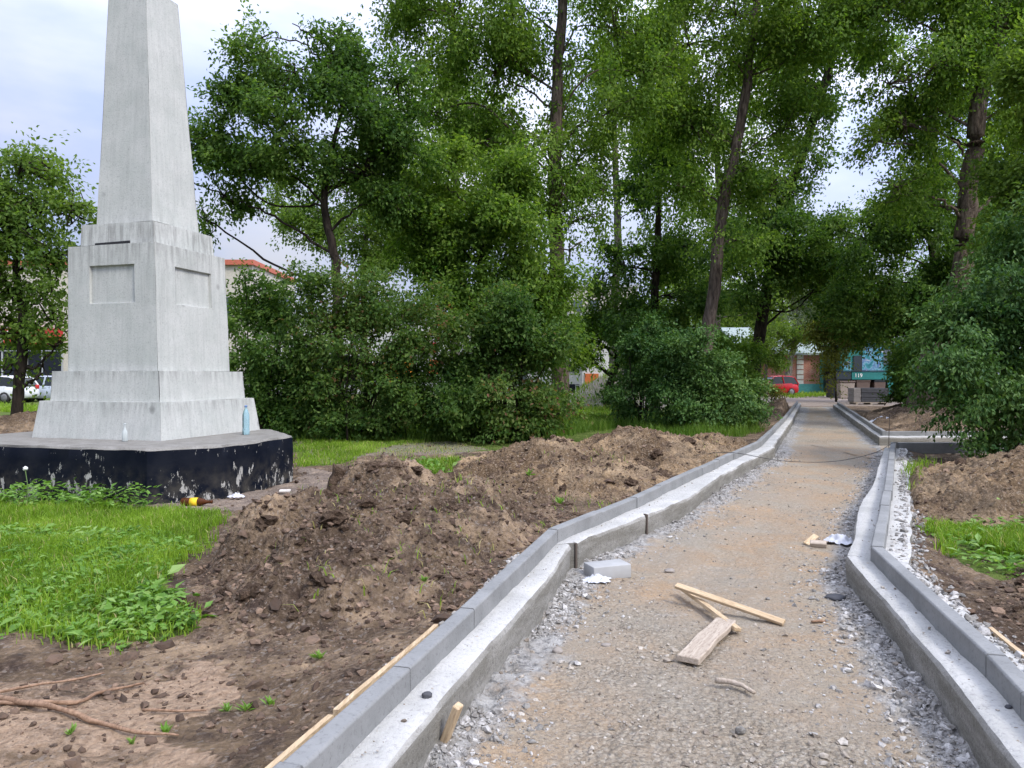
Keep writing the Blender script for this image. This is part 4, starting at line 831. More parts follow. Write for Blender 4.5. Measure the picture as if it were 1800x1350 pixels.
# right poplar
d = 22.5
tree('poplar_tree', [(X(1618, d), d, -.05), (X(1622, d), d, .45)] + TP(d, (1650, 600), (1688, 470), (1702, 340), (1712, 220), (1730, 130), (1758, 0), (1790, -250)), [.78, .52, .42, .33, .30, .28, .25, .22, .10],
     [B(1640, 120, d, 1.5, 1.8, 1.3), B(1760, 60, d, 1.5, 1.8, 1.3), B(1590, 220, d, 1.1, 1.5, .9), B(1625, 240, d + 1.5, .9, 1.0, .9), B(1560, 150, d, .9, 1.2, .7), B(1790, 180, d, 1.2, 1.6, 1.3), B(1700, -20, d, 1.9, 2, 1.6), B(1560, 20, d, 1.2, 1.5, .9), B(1800, -150, d, 2.5, 2.4, 2.0), B(1640, -180, d, 2.3, 2.3, 1.9), B(1580, 330, d, .7, 1, .7), B(1830, 320, d, 1.0, 1.2, 1.2), B(1610, 340, d + 1, .7, .8, .7), B(1540, 250, d, .6, .8, .5)],
     46000, .12, 'leaf_mid', 'poplar_bark', 'tall poplar with a pale brown trunk flaring at its foot on the right', 'tree', g1, seed=19, per=20, sig=.28, droop=.6, gap=.08, twigs=110)
# shaded maples on the right behind
d = 28.
tree('maple_tree', [(X(1660, d), d, 0)] + TP(d, (1655, 620), (1640, 480), (1620, 350)), [.2, .18, .13, .05], [B(1520, 420, d, 1.4, 1.6, 1.1), B(1600, 400, d, 1.6, 1.7, 1.4), B(1560, 500, d, 1.7, 1.7, 1.0), B(1640, 480, d, 1.5, 1.6, 1.2), B(1500, 520, d, 1.1, 1.4, .8), B(1620, 320, d, 1.0, 1.2, 1.0), B(1680, 560, d, 1.4, 1.4, 1.2), B(1540, 570, d, 1.2, 1.2, .7), B(1600, 580, d, 1.3, 1.3, .9), B(1730, 430, d, 1.4, 1.5, 1.5), B(1780, 300, d, 1.3, 1.4, 1.3)],
     30000, .145, 'leaf_dark', 'dark_bark', 'shady dark maple overhanging the far right of the path', seed=20, per=18, sig=.3, gap=.05)
d = 19.
tree('maple_tree', [(X(1850, d), d, 0)] + TP(d, (1850, 560), (1830, 400), (1810, 300)), [.16, .14, .1, .03], [B(1815, 380, d, 1.0, 1.3, .9), B(1805, 460, d, .9, 1.2, .7), B(1850, 300, d, 1.2, 1.3, 1.0), B(1800, 130, d, .4, .8, 1.0), B(1860, 450, d, 1.2, 1.4, 1.2), B(1850, 160, d, 1.0, 1.2, 1.4)],
     15000, .125, 'leaf_light', 'dark_bark', 'bright green maple at the right edge above the leafy bush', seed=21, per=18, sig=.25, gap=.05)
# small forked tree
d = 31.
tree('apple_tree', [(X(1068, d), d, .05)] + TP(d, (1070, 690), (1076, 664), (1084, 640), (1082, 610)), [.24, .20, .17, .10, .05], [B(1040, 600, d, .9, 1, .55), B(1095, 590, d, .9, 1, .5), B(1060, 570, d, 1.0, 1, .5), B(1020, 630, d, .6, .8, .4), B(1100, 630, d, .4, .6, .35), B(1010, 590, d, .8, .9, .6)],
     6500, .11, 'leaf_mid', 'dark_bark', 'small dark forked tree standing in the gap between the bushes', seed=22, per=14, sig=.22, gap=.2, thick=.7, twigs=40)
d = 59.
tree('willow_tree', [(X(1383, d), d, 0)] + TP(d, (1388, 640), (1400, 590), (1398, 560), (1392, 520), (1398, 480)), [.34, .27, .24, .18, .12, .05], [B(1380, 510, d, 1.7, 1.8, 1.2), B(1430, 530, d, 1.7, 1.8, 1.3), B(1410, 570, d, 1.3, 1.4, .9), B(1350, 560, d, 1.2, 1.4, 1.0), B(1450, 580, d, 1.2, 1.2, .9)],
     13000, .18, 'leaf_silver', 'grey_bark', 'silvery forked willow in front of the pale roof beyond the red car', seed=23, per=14, sig=.36, gap=.3, thick=.7, twigs=50)
d = 42.
tree('birch_tree', [(X(1470, d), d, 0)] + TP(d, (1468, 640), (1470, 560), (1472, 480)), [.07, .06, .05, .02], [B(1460, 610, d, 1.0, 1, 1.0), B(1485, 575, d, 1.1, 1.1, .8), B(1450, 570, d, .9, .9, .7), B(1455, 655, d, .55, .6, .9), B(1530, 560, d, 1.3, 1.3, .8), B(1500, 520, d, 1.2, 1.2, .7)],
     9000, .15, 'leaf_olive', 'dark_bark', 'yellow green sapling growing beside the bin shelter', seed=24, per=16, sig=.3, gap=.1)
for k, (px, d, lab, lm, bl) in enumerate([
    (800, 40, 'tall light green poplar far behind the maple, left of the straight grey trunk', 'leaf_mid', [(760, 250, 2.6), (830, 190, 2.6), (720, 330, 2.2), (840, 330, 2.4), (780, 420, 2.4), (900, 260, 2.2), (870, 400, 2.0), (700, 240, 1.6)]),
    (1080, 42, 'tall poplar far behind, between the straight trunk and the leaning trunk', 'leaf_mid', [(1060, 150, 2.6), (1120, 70, 2.6), (1020, 240, 1.9), (1110, 270, 2.3), (1160, 190, 2.3), (1060, 20, 2.6), (1170, 350, 2.0), (1150, 450, 1.9)]),
    (1260, 44, 'tall poplar far behind the leaning trunk', 'leaf_light', [(1230, 150, 2.6), (1290, 250, 2.4), (1330, 140, 2.6), (1240, 330, 2.2), (1300, 380, 2.2), (1270, 470, 2.2), (1210, 440, 1.8), (1340, 520, 1.6)]),
    (1640, 38, 'tall dark poplar far behind the flared poplar on the right', 'leaf_mid', [(1640, 100, 2.2), (1720, 200, 2.2), (1600, 380, 1.8), (1680, 330, 2.2), (1760, 330, 2.2), (1790, 120, 2.4), (1560, 400, 1.5), (1730, 440, 2.0)])]):
    tree('poplar_tree', [(X(px, d), d, 0)] + TP(d, (px, 560), (px + 6, 400), (px, 250), (px + 4, 100)), [.34, .28, .24, .18, .08], [B(a, b, d + (i % 3 - 1) * 1.2, r, r, r * .85) for i, (a, b, r) in enumerate(bl)],
         17000, .19, lm, 'grey_bark', lab, 'tree', 'tall poplars behind', seed=80 + k, per=18, sig=.42, gap=.12, droop=.5, twigs=50)
d = 52.
tree('birch_tree', [(X(1345, d), d, 0)] + TP(d, (1347, 640), (1345, 580), (1350, 520)), [.14, .12, .1, .04], [B(1335, 545, d, 1.4, 1.4, 1.1), B(1365, 590, d, 1.3, 1.3, .9), B(1325, 610, d, 1.3, 1.3, 1.0), B(1370, 630, d, .7, .8, .5), B(1395, 600, d, .8, .8, .6), B(1430, 590, d, .9, .8, .4)],
     9000, .17, 'leaf_light', 'grey_bark', 'light green young tree in front of the pale shed roof, left of the willow', seed=25, per=16, sig=.34, gap=.15)
# bushes
def bush(px, py, d, blobs, n, ln, leafmat, label, seed, stems=14, group=None, name='bush', **kw):
    rng = np.random.default_rng(seed); n = int(n * 1.32); ln *= 1.04; kw.setdefault('gsc', 1.7); kw.setdefault('sub_r', .95); kw.setdefault('vsc', .45); bl = [B(*b) for b in blobs]; x0, y0 = X(px, d), d; gzv = topf(x0, y0)
    V, q, tone, C = crown_leaves(bl, n, ln, rng, **kw); lo = V[:, 2].reshape(-1, 4).min(1) > gzv + .02; q = q[lo]
    root = empty(name, (x0, y0, gzv), 0, label, 'bush', group); parts = []
    for k in range(stems):
        c = C[rng.integers(len(C))]; s = np.array([x0 + (c[0] - x0) * .45 + rng.normal() * .25, y0 + rng.normal() * .35, gzv - .05]); m = (s + c) / 2 + rng.normal(size=3) * .12 - np.array([(c[0] - s[0]) * .15, 0, 0])
        parts.append(tube(curve([s, m, c], 6), np.linspace(rng.uniform(.018, .035), .008, 13), 6, .15, k))
    mk('stems', *join(*parts), MAT['dark_bark'], root).name = 'stem_cluster'
    mk('foliage', V, q, MAT[leafmat], root, smooth=False, attrs={'tone': tone}); return root
gb = 'bushes along the left of the path'
bush(450, 740, 16.5, [(430, 560, 16.5, .8, 1, .7), (470, 620, 16.5, .9, 1, .8), (430, 670, 16.5, .7, .9, .7), (500, 560, 16.5, .7, .9, .6), (520, 680, 16.5, .7, .9, .6), (400, 620, 16.8, .7, .9, .8), (440, 510, 16.5, .4, .5, .35), (470, 720, 16.3, .6, .6, .4), (440, 745, 16.4, .8, .5, .3), (510, 742, 16.2, .6, .5, .3)], 20000, .085, 'leaf_dark', 'dense dark bush directly right of the obelisk', 31, 26, gb, per=16, sig=.17, gap=.0)
bush(620, 745, 16., [(600, 520, 16, 1.1, 1, .6), (680, 530, 16, 1.0, 1, .6), (560, 600, 16, .9, 1, .8), (640, 600, 16, 1.0, 1, .8), (720, 560, 16, .7, .9, .7), (590, 680, 15.8, .9, .9, .6), (670, 690, 15.8, .9, .9, .6), (740, 690, 16, .7, .8, .6), (560, 735, 15.9, .8, .7, .35), (620, 745, 15.8, .8, .6, .3), (705, 740, 15.8, .9, .6, .35), (620, 490, 16, .7, .8, .3), (545, 540, 16, .5, .7, .5), (760, 530, 16, .4, .6, .5), (640, 730, 15.7, .9, .7, .4), (735, 600, 15.8, .5, .6, .45), (715, 640, 15.7, .5, .6, .4)], 32000, .085, 'leaf_lilac', 'wide lilac bush with reddish tips in the middle of the bush row', 32, 40, gb, per=16, sig=.17, gap=.05)
bush(880, 745, 15.5, [(880, 560, 15.5, .9, 1, .6), (840, 620, 15.5, .9, 1, .7), (920, 630, 15.5, .9, 1, .7), (960, 690, 15.4, .6, .8, .5), (880, 690, 15.2, 1.0, .9, .6), (800, 680, 15.5, .8, .9, .6), (880, 515, 15.5, .4, .5, .3), (960, 610, 15.5, .5, .7, .5), (820, 560, 15.6, .6, .7, .5), (840, 740, 15.2, .8, .6, .35), (940, 738, 15.2, .8, .6, .3), (770, 742, 15.6, .6, .5, .3), (900, 730, 15.1, .9, .7, .35)], 30000, .085, 'leaf_lilac', 'rounded lilac bush with one reddish top, right end of the lilac row', 33, 30, gb, per=16, sig=.17, gap=.05)
bush(1130, 735, 20.5, [(1120, 650, 20.5, .7, .8, .8), (1150, 620, 20.5, .7, .8, .7), (1110, 700, 20.4, .7, .8, .5), (1140, 580, 20.5, .35, .5, .4)], 13000, .09, 'leaf_bush', 'bluish green bush with an upright tip left of the round bush', 34, 14, gb, per=16, sig=.17, gap=.0)
bush(1230, 740, 19., [(1230, 640, 19, .9, 1, .7), (1200, 690, 18.8, .8, .9, .6), (1270, 680, 18.9, .8, .9, .7), (1240, 720, 18.6, .9, .8, .4), (1180, 640, 19, .5, .7, .5), (1300, 720, 19, .5, .6, .4)], 26000, .085, 'leaf_bush', 'round glossy green bush next to the left kerb', 35, 16, gb, per=16, sig=.16, gap=.0)
bush(1315, 720, 27., [(1290, 620, 27, .8, 1, .8), (1300, 670, 27, .55, .9, .7), (1285, 690, 27, .7, .8, .7), (1325, 715, 26, .3, .5, .25), (1318, 615, 27, .4, .5, .4)], 11000, .11, 'leaf_mid', 'darker bush behind the round bush, in front of the red car', 36, 12, gb, per=16, sig=.2, gap=.05)
bush(1360, 690, 40., [(1352, 684, 40, .45, .5, .22), (1368, 688, 40, .35, .4, .15)], 700, .10, 'leaf_olive', 'low olive shrub in front of the red car', 37, 8, gb, per=14, sig=.2, gap=.1)
bush(1800, 770, 12., [(1770, 500, 12, .55, .8, .4), (1700, 570, 11.7, .55, .7, .35), (1680, 640, 11.4, .6, .7, .30), (1760, 600, 11.5, .7, .8, .4), (1640, 660, 11.5, .30, .4, .18), (1790, 680, 11.2, .8, .8, .35), (1700, 720, 11.2, .5, .6, .28), (1850, 440, 12, .9, 1, .5), (1860, 560, 11.8, .9, 1, .6), (1790, 420, 12.2, .45, .6, .35), (1740, 520, 11.9, .4, .6, .3), (1880, 680, 11.5, 1, 1, .6), (1730, 770, 11.3, .5, .4, .22), (1820, 760, 11.2, .7, .5, .3), (1800, 560, 11.9, .7, .8, .5), (1690, 690, 11.5, .3, .4, .4), (1850, 360, 12.2, .7, .8, .4)], 40000, .085, 'leaf_bush', 'big glossy leafed bush hanging over the right kerb and soil', 38, 16, 'bushes right of the path', per=14, sig=.17, gap=.0, droop=.55, wr=.5, sub_r=.8, vsc=.35)
bush(1600, 700, 26., [(1600, 650, 26, .6, .8, .8), (1585, 670, 26, .4, .6, .5), (1640, 640, 25, 1.2, 1, 1.2), (1700, 650, 24, 1.3, 1, 1.3), (1620, 690, 26, .8, .8, .5)], 15000, .11, 'leaf_dark', 'dark bush behind the flared poplar foot', 39, 12, 'bushes right of the path', per=16, sig=.2, gap=.05)
# farther trees closing the view
for i, (px, d, top_, wd, m, lab) in enumerate([(300, 95, 560, 6, 'leaf_mid', 'low far tree visible behind the obelisk shaft'), (1000, 85, 560, 5, 'leaf_light', 'pale far tree behind the gap with the forked tree'), (1090, 90, 520, 6, 'leaf_mid', 'far tree behind the shady maple'), (1220, 80, 480, 6, 'leaf_light', 'far light green tree behind the leaning poplar trunk'),
        (1310, 85, 500, 6, 'leaf_light', 'far tree seen between the two trunks left of the red car'), (1520, 85, 470, 7, 'leaf_olive', 'far tree rising behind the bin shelter'), (1640, 75, 430, 7, 'leaf_dark', 'far dark tree behind the right poplar trunk'), (1780, 70, 420, 7, 'leaf_dark', 'far dark tree behind the big right bush'), (1440, 95, 420, 4, 'leaf_silver', 'hazy far tree above the pale roof'), (720, 90, 520, 6, 'leaf_mid', 'far tree behind the lilac row')]):
    zt = Z(top_, d); x0 = X(px, d)
    rngb = random.Random(i); bl = [(x0 + rngb.uniform(-.55, .55) * wd, d + rngb.uniform(-2, 2), zt * rngb.uniform(.35, .85), wd * rngb.uniform(.35, .5), wd * .4, zt * rngb.uniform(.14, .24)) for _ in range(7)]
    tree('far_tree', [(x0, d, 0), (x0 + .2, d, zt * .4), (x0, d, zt * .8)], [.3, .22, .06], bl, 6500, .34, m, 'dark_bark', lab, group='far trees', seed=50 + i, per=14, sig=.6, gap=.15, twigs=20)

# ------------------------------------------------------------------ grass and weeds
def blades(P, hgt, wdt, rng, lean=.45, dry=.05):
    n = len(P); a = rng.uniform(0, 2 * math.pi, n); h = hgt * rng.uniform(.5, 1.35, n) * (1 + .45 * vn2(P[:, 0] * 2.4, P[:, 1] * 2.4, 6)); ln = lean * rng.uniform(.2, 1.5, n); b = rng.uniform(0, 2 * math.pi, n)
    dx, dy = np.cos(a), np.sin(a); sx, sy = np.cos(b), np.sin(b); w_ = wdt * rng.uniform(.7, 1.4, n)
    S = np.stack([sx, sy, sx * 0], 1) * w_[:, None]; D = np.stack([dx, dy, dx * 0], 1); up = np.array([0, 0, 1.0])
    M = P + D * (h * ln * .3)[:, None] + up * (h * .6)[:, None]; T = P + D * (h * ln)[:, None] + up * (h * (1 - .25 * ln))[:, None]
    V = np.stack([P - S, P + S, M + S * .7, M - S * .7, T], 1).reshape(-1, 3); i = np.arange(n) * 5
    q = np.stack([i, i + 1, i + 2, i + 3], 1); t3 = np.stack([i + 3, i + 2, i + 4], 1)
    tone = (.45 + .28 * vn2(P[:, 0] * 2.1, P[:, 1] * 2.1, 3) + .16 * rng.normal(size=n)).clip(0, .93); tone[rng.uniform(size=n) < dry] = 1
    return V, [q, t3], np.repeat(tone, 5)
def sample_poly(P, n, rng, dens=None):
    P = np.asarray(P); x = rng.uniform(P[:, 0].min(), P[:, 0].max(), n * 4); y = rng.uniform(P[:, 1].min(), P[:, 1].max(), n * 4); jx = .16 * fbm(x, y, 2.5, 3, 61) + rng.normal(size=len(x)) * .055; jy = .16 * fbm(x, y, 2.5, 3, 63) + rng.normal(size=len(x)) * .055; k = inpoly(x + jx, y + jy, P)
    if dens is not None: k &= dens(x, y)
    return x[k][:n], y[k][:n]
def grass(P, n, h, wd, label, mat='grass', seed=1, dens=None, dry=.05, name='grass', lean=.45):
    rng = np.random.default_rng(seed); x, y = sample_poly(P, n, rng, dens); V, f, tone = blades(np.stack([x, y, top(x, y) - .01], 1), h, wd, rng, lean, dry)
    tag(mk(name, V, f, MAT[mat], smooth=False, attrs={'tone': tone}), label, 'grass', kind='stuff')
def weeds(P, n, ln, label, seed, h=.06, name='broadleaf_weeds', dens=None, mat='weed_leaf'):
    rng = np.random.default_rng(seed); x, y = sample_poly(P, n, rng, dens); a = rng.uniform(0, 6.28, len(x)); r = .02
    hh = h * (1 + .8 * vn2(x * 4, y * 4, seed)); ln = ln * (1 + .5 * (rng.uniform(size=len(x)) < .12) + .25 * vn2(x * 2, y * 2, seed + 1)); C = np.stack([x, y, top(x, y) + rng.uniform(.01, 1, len(x)) * hh], 1); ax = np.stack([np.cos(a), np.sin(a), rng.uniform(-.1, .7, len(x))], 1); up = np.stack([rng.normal(size=len(x)) * .3, rng.normal(size=len(x)) * .3, np.ones(len(x))], 1)
    V, q = leaf_quads(C, ax, up, ln * rng.uniform(.5, 1.4, len(x)), ln * .55 * rng.uniform(.6, 1.3, len(x))); tone = np.repeat((.45 + .25 * vn2(x * 2.5, y * 2.5, seed + 2) + .24 * rng.normal(size=len(x))).clip(0, 1), 4)
    tag(mk(name, V, q, MAT[mat], smooth=False, attrs={'tone': tone}), label, 'weeds', kind='stuff')
LN = [p for p in LAWN]
front = lambda x, y: y < 8.6
grass([W(*p, .1) for p in [(-260, 885), (280, 893), (378, 900), (362, 945), (300, 1000), (285, 1050), (345, 1095), (260, 1118), (130, 1130), (40, 1105), (-420, 1140)]], 52000, .085, .0032, 'bright green lawn grass below the black base', seed=1, dry=.04)
weeds([W(*p, .1) for p in [(-200, 940), (250, 935), (335, 960), (295, 1000), (283, 1050), (345, 1095), (260, 1118), (130, 1130), (40, 1105), (-420, 1140)]], 8000, .05, 'low leafy clover and plantain among the lawn grass', 2)
weeds([W(*p, .1) for p in [(-120, 874), (150, 878), (270, 888), (265, 899), (120, 898), (-120, 894)]], 1500, .062, 'dark leafy weeds at the foot of the black base', 3, .16)
weeds([W(*p, .1) for p in [(270, 1000), (300, 1000), (310, 1060), (350, 1095), (270, 1110), (250, 1060)]], 260, .075, 'larger leaves at the soil edge of the lawn', 4, .05)
grass(FARLAWN, 9000, .09, .005, 'sunny grass strip beyond the black base corner', seed=5)
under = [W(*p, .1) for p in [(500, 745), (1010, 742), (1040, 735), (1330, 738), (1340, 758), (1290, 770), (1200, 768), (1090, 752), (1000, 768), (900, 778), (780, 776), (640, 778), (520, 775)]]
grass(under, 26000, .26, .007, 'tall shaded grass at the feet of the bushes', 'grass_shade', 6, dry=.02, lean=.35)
grass([W(*p, .1) for p in [(1015, 705), (1110, 705), (1150, 735), (1180, 748), (1030, 748), (1000, 735)]], 9000, .22, .010, 'meadow grass in the gap below the forked tree', 'grass', 7, dry=.08)
grass(RLAWN, 5200, .10, .004, 'grass tufts on the soil behind the right kerb', seed=8, dry=.08, dens=lambda x, y: fbm(x, y, 2, 3, 9) > -.1)
weeds(RLAWN, 700, .06, 'small leafy weeds among the grass behind the right kerb', 9, .06)
tri = [W(*p, .12) for p in [(690, 812), (812, 806), (800, 835), (765, 862), (735, 860), (720, 835)]]
grass(tri, 3500, .12, .005, 'grass left standing in the dip between the soil mounds', seed=10)
weeds(tri, 500, .08, 'green weeds in the dip between the soil mounds', 11, .08)
grass(DRY2, 2600, .05, .004, 'thin dry grass on the trodden ground behind the mounds', seed=15, dry=.45, dens=lambda x, y: fbm(x, y, 2, 3, 19) > -.15)
grass([W(*p, .1) for p in [(470, 905), (575, 880), (600, 850), (640, 880), (560, 930), (480, 940)]], 900, .08, .004, 'thin grass between the black base and the big mound', seed=16, dry=.25, dens=lambda x, y: fbm(x, y, 2, 3, 29) > .05)
grass([W(*p, .1) for p in [(1595, 845), (1660, 830), (1650, 850), (1600, 880)]], 900, .12, .004, 'thin grass along the outer side of the right footing', seed=12)
grass([W(*p, .02) for p in [(1360, 690), (1445, 686), (1500, 690), (1440, 698), (1390, 700)]], 3000, .25, .02, 'light grass in front of the brick shed', seed=13)
grass([W(*p, .1) for p in [(-80, 712), (62, 712), (62, 722), (-80, 724)]], 5000, .2, .014, 'bright grass strip in front of the parked cars', seed=14)
rng = np.random.default_rng(77); xs = rng.uniform(-2.6, 3.6, 6000); ys = rng.uniform(4, 13.5, 6000); k = (kl(ys) - xs > .4) & (fbm(xs, ys, 1.6, 3, 99) > .27); V, f, tone = blades(np.stack([xs, ys, top(xs, ys) - .01], 1)[k], .075, .004, rng, .9, .3)
tag(mk('sparse_grass', V, f, MAT['grass'], smooth=False, attrs={'tone': tone}), 'sparse torn grass and straw on the soil mounds', 'grass', kind='stuff')
def weed(px, py, z, r, label, seed, n=16):
    r *= .72
    x, y = W(px, py, z); zz = topf(x, y); rng = np.random.default_rng(seed); a = rng.uniform(0, 6.28, n); ax = np.stack([np.cos(a), np.sin(a), rng.uniform(.3, 2.6, n)], 1)
    C = np.array([x, y, zz]) + rng.normal(size=(n, 3)) * r * .12; C[:, 2] = zz
    V, q = leaf_quads(C, ax, np.tile([0, 0, 1.0], (n, 1)) + rng.normal(size=(n, 3)) * .2, r * rng.uniform(.6, 1.3, n), r * .30 * rng.uniform(.5, 1.6, n))
    tag(mk('weed_plant', V, q, MAT['weed_leaf'], origin=(x, y, zz), smooth=False, attrs={'tone': np.repeat(rng.uniform(.35, .95, n), 4)}), label, 'weed', 'small weeds sprouting from the soil')
for i, (px, py, r, lab) in enumerate([(398, 1236, .055, 'leftmost of the three little green weeds beside the sandy patch'), (430, 1234, .06, 'middle one of the three little green weeds beside the sandy patch'), (473, 1226, .055, 'rightmost of the three little green weeds beside the sandy patch'), (288, 1278, .055, 'single bright weed above the thick root end'), (118, 1305, .05, 'weed sprouting below the thick root'), (228, 1298, .04, 'tiny grassy weed under the thick root'),
        (745, 1052, .06, 'green weed on the dark soil near the left kerb'), (560, 1155, .07, 'sparse weed in the soil halfway to the left kerb'), (930, 860, .12, 'weed on the slope of the pointed mound'), (985, 890, .12, 'weed at the foot of the mound near the left kerb'), (670, 890, .12, 'weed on the big mound below the turf slab'), (1253, 880, .07, 'tiny weed on the path at the foot of the left footing'), (1780, 1020, .10, 'weed on the low right mound'), (1110, 985, .05, 'tiny weed beside the grey offcut block')]):
    weed(px, py, .1 if px < 1000 else .02, r, lab, 200 + i)
x, y = W(45, 893, .1); dn = empty('dandelion', (x, y, topf(x, y)), 0, 'tall dandelion with a white seed head in front of the black base', 'plant')
mk('stem', *tube(curve([(0, 0, 0), (.015, 0, .2), (-.01, 0, .40)], 6), .005, 6), MAT['stem_green'], dn, local=True); v, f = ico(2); mk('seed_head', v * .024 * (1 + .12 * R.normal(size=(len(v), 1))) + np.array([-.01, 0, .41]), f, MAT['puff_white'], dn, local=True)

# ------------------------------------------------------------------ buildings
def bpart(name, c, s, mat, parent, bev=0.0): return mk(name, *box(c, s, 0, bev), mat if not isinstance(mat, str) else MAT[mat], parent, local=True, smooth=False)
# big cream hall with orange parapet (left background)
d = 62.; x1, x0 = X(472, 66), X(-260, d); Wd = x1 - x0
h = empty('shop_hall', ((x0 + x1) / 2, d, 0), .0, 'cream shopping hall with an orange roof edge and red sign band behind the obelisk', 'building')
H = Z(478, 66)
bpart('wall', (0, 6, H / 2), (Wd, 12, H), 'cream_wall', h); bpart('parapet', (0, 5.9, H + .2), (Wd + .4, 12.4, .42), 'orange_trim', h)
zb, zt = Z(606, d), Z(578, d)
xr_ = X(112, d) - (x0 + x1) / 2; xl_ = -Wd / 2
sg = bpart('sign_band', ((xl_ + xr_) / 2, -.35, (zb + zt) / 2), (xr_ - xl_, .6, zt - zb), 'red_sign', h)
for px, wpx in ((5, 26), (46, 11), (-40, 18), (72, 8)):
    xx = X(px + wpx / 2, d) - (x0 + x1) / 2; mk('white_character', *join(box((xx - wpx * .012, -.68, (zb + zt) / 2), (wpx * .016, .06, 1.0), 0), box((xx, -.68, (zb + zt) / 2 + .3), (wpx * .034, .058, .3), 0)), MAT['letter_white'], sg, local=True, smooth=False)
for k in range(6):
    ww = (xr_ - xl_) / 6; f = bpart('window', (xl_ + ww * (k + .5), -.04, zb / 2), (ww - .12, .12, zb - .25), 'dark_window', h)
    bpart('frame', (xl_ + ww * (k + 1) - .06, -.06, zb / 2), (.10, .18, zb - .2), 'grey_metal', f)
for k in range(4):
    bpart('window', (xr_ + 3 + k * 5, -.02, 7.3), (2.2, .1, 1.6), 'window_grey', h)
# lower row of shops behind the bushes
d = 58.; x0, x1 = X(480, d), X(1085, d); Wd = x1 - x0; xc = (x0 + x1) / 2
h = empty('shop_row', (xc, d, 0), 0, 'long low white shop row glimpsed through the bushes, with a red fascia', 'building'); H = Z(556, d)
bpart('wall', (0, 4, H / 2), (Wd, 8, H), 'white_wall', h); bpart('roof', (0, 3.9, H + .12), (Wd + .5, 8.6, .25), 'grey_metal', h)
fa = bpart('fascia', (X(735, d) - xc, -.2, Z(611, d)), (64 / F * d, .4, .7), 'red_sign', h)
for px, w_, py, hh, m, nm in ((705, 44, 647, 1.6, 'panel_orange', 'orange_poster'), (764, 20, 645, 1.1, 'panel_rust', 'rust_poster'), (1040, 24, 668, 1.0, 'panel_rust', 'rust_poster'), (600, 60, 650, 2.2, 'dark_window', 'window'), (830, 60, 648, 2.2, 'dark_window', 'window'), (900, 50, 648, 2.2, 'window_grey', 'window'), (540, 40, 650, 2.2, 'window_grey', 'window')):
    bpart(nm, (X(px, d) - xc, -.06, Z(py, d)), (w_ / F * d, .12, hh), m, h)
# pale apartment block seen through the gap
d = 88.; x0, x1 = X(1000, d), X(1120, d); H = Z(505, d)
h = empty('apartment_block', ((x0 + x1) / 2, d, 0), 0, 'pale beige apartment block in the gap above the small forked tree', 'building')
bpart('wall', (0, 5, H / 2), (x1 - x0, 10, H), 'cream_wall', h); bpart('roof', (0, 5, H + .15), (x1 - x0 + .6, 10.6, .3), 'grey_metal', h)
for r_ in range(4):
    for c_ in range(4):
        w_ = bpart('window', (-3 + c_ * 2.0, -.03, 1.8 + r_ * 2.7), (1.1, .1, 1.3), 'window_grey', h)
# white kiosk with dark windows
d = 44.; xc = X(992, d)
h = empty('kiosk', (xc, d, 0), .1, 'small white kiosk with dark windows left of the forked tree', 'kiosk')
bpart('wall', (0, .8, 1.35), (2.2, 1.6, 2.7), 'white_wall', h, .03); bpart('roof', (0, .8, 2.78), (2.5, 1.9, .14), 'grey_metal', h)
for xx, zz, s in ((-.1, .75, .6), (.6, .75, .6), (.05, 2.0, .35), (.45, 2.0, .35)): bpart('window', (xx, -.02, zz), (s, .06, .5), 'dark_window', h)
# railing
d = 43.; fx0, fx1 = X(1012, d), X(1100, d); fe = empty('railing', ((fx0 + fx1) / 2, d, 0), 0, 'thin metal railing beside the kiosk behind the gravel heap', 'railing'); hw = (fx1 - fx0) / 2
for zz in (.35, .95): bpart('rail', (0, 0, zz), (hw * 2, .04, .05), 'grey_metal', fe)
for k in range(9): bpart('post', (-hw + k * hw / 4, -.045, .5), (.04, .04, 1.0), 'grey_metal', fe)
# posts left
d = 46.; fe = empty('wire_fence', (X(40, d), d, 0), 0, 'thin grey post and rail frame in front of the hall windows', 'fence')
for px in (4, 74, -70): bpart('post', (X(px, d) - X(40, d), 0, 1.6), (.07, .07, 3.2), 'grey_metal', fe)
bpart('rail', (X(15, d) - X(40, d), -.06, 3.05), (7.5, .05, .05), 'grey_metal', fe); bpart('barrier', (X(15, d) - X(40, d), -.08, Z(675, d) + .2), (7.5, .06, .35), 'grey_metal', fe)
# brick shed with pale roof
d = 62.; x0, x1 = X(1310, d), X(1441, d); xc = (x0 + x1) / 2; Wd = x1 - x0
h = empty('brick_shed', (xc, d, 0), 0, 'red brick shed with a pale green roof and turquoise base behind the red car', 'building'); H = Z(624, d)
bpart('wall', (0, 3, H / 2 + .35), (Wd, 6, H - .7), 'brick', h); bpart('plinth_strip', (0, 2.95, .42), (Wd + .06, 6.1, .84), 'turquoise', h); bpart('corner_post', (Wd / 2 + .12, .1, 1.5), (.28, .4, 3.0), 'turquoise', h)
v = [(-Wd/2-.3, -.4, H), (Wd/2+.5, -.4, H), (Wd/2+.5, 6.6, H+2.6), (-Wd/2-.3, 6.6, H+2.6), (-Wd/2-.3, -.4, H+.14), (Wd/2+.5, -.4, H+.14), (Wd/2+.5, 6.6, H+2.74), (-Wd/2-.3, 6.6, H+2.74)]
mk('roof', v, [[3, 2, 1, 0], [4, 5, 6, 7], [0, 1, 5, 4], [1, 2, 6, 5], [2, 3, 7, 6], [3, 0, 4, 7]], MAT['roof_pale'], h, local=True, smooth=False)
for k in range(6): bpart('pale_block', (X(1406, d) - xc, -.03, .98 + k * .42), (.55, .1, .34), 'white_wall', h)
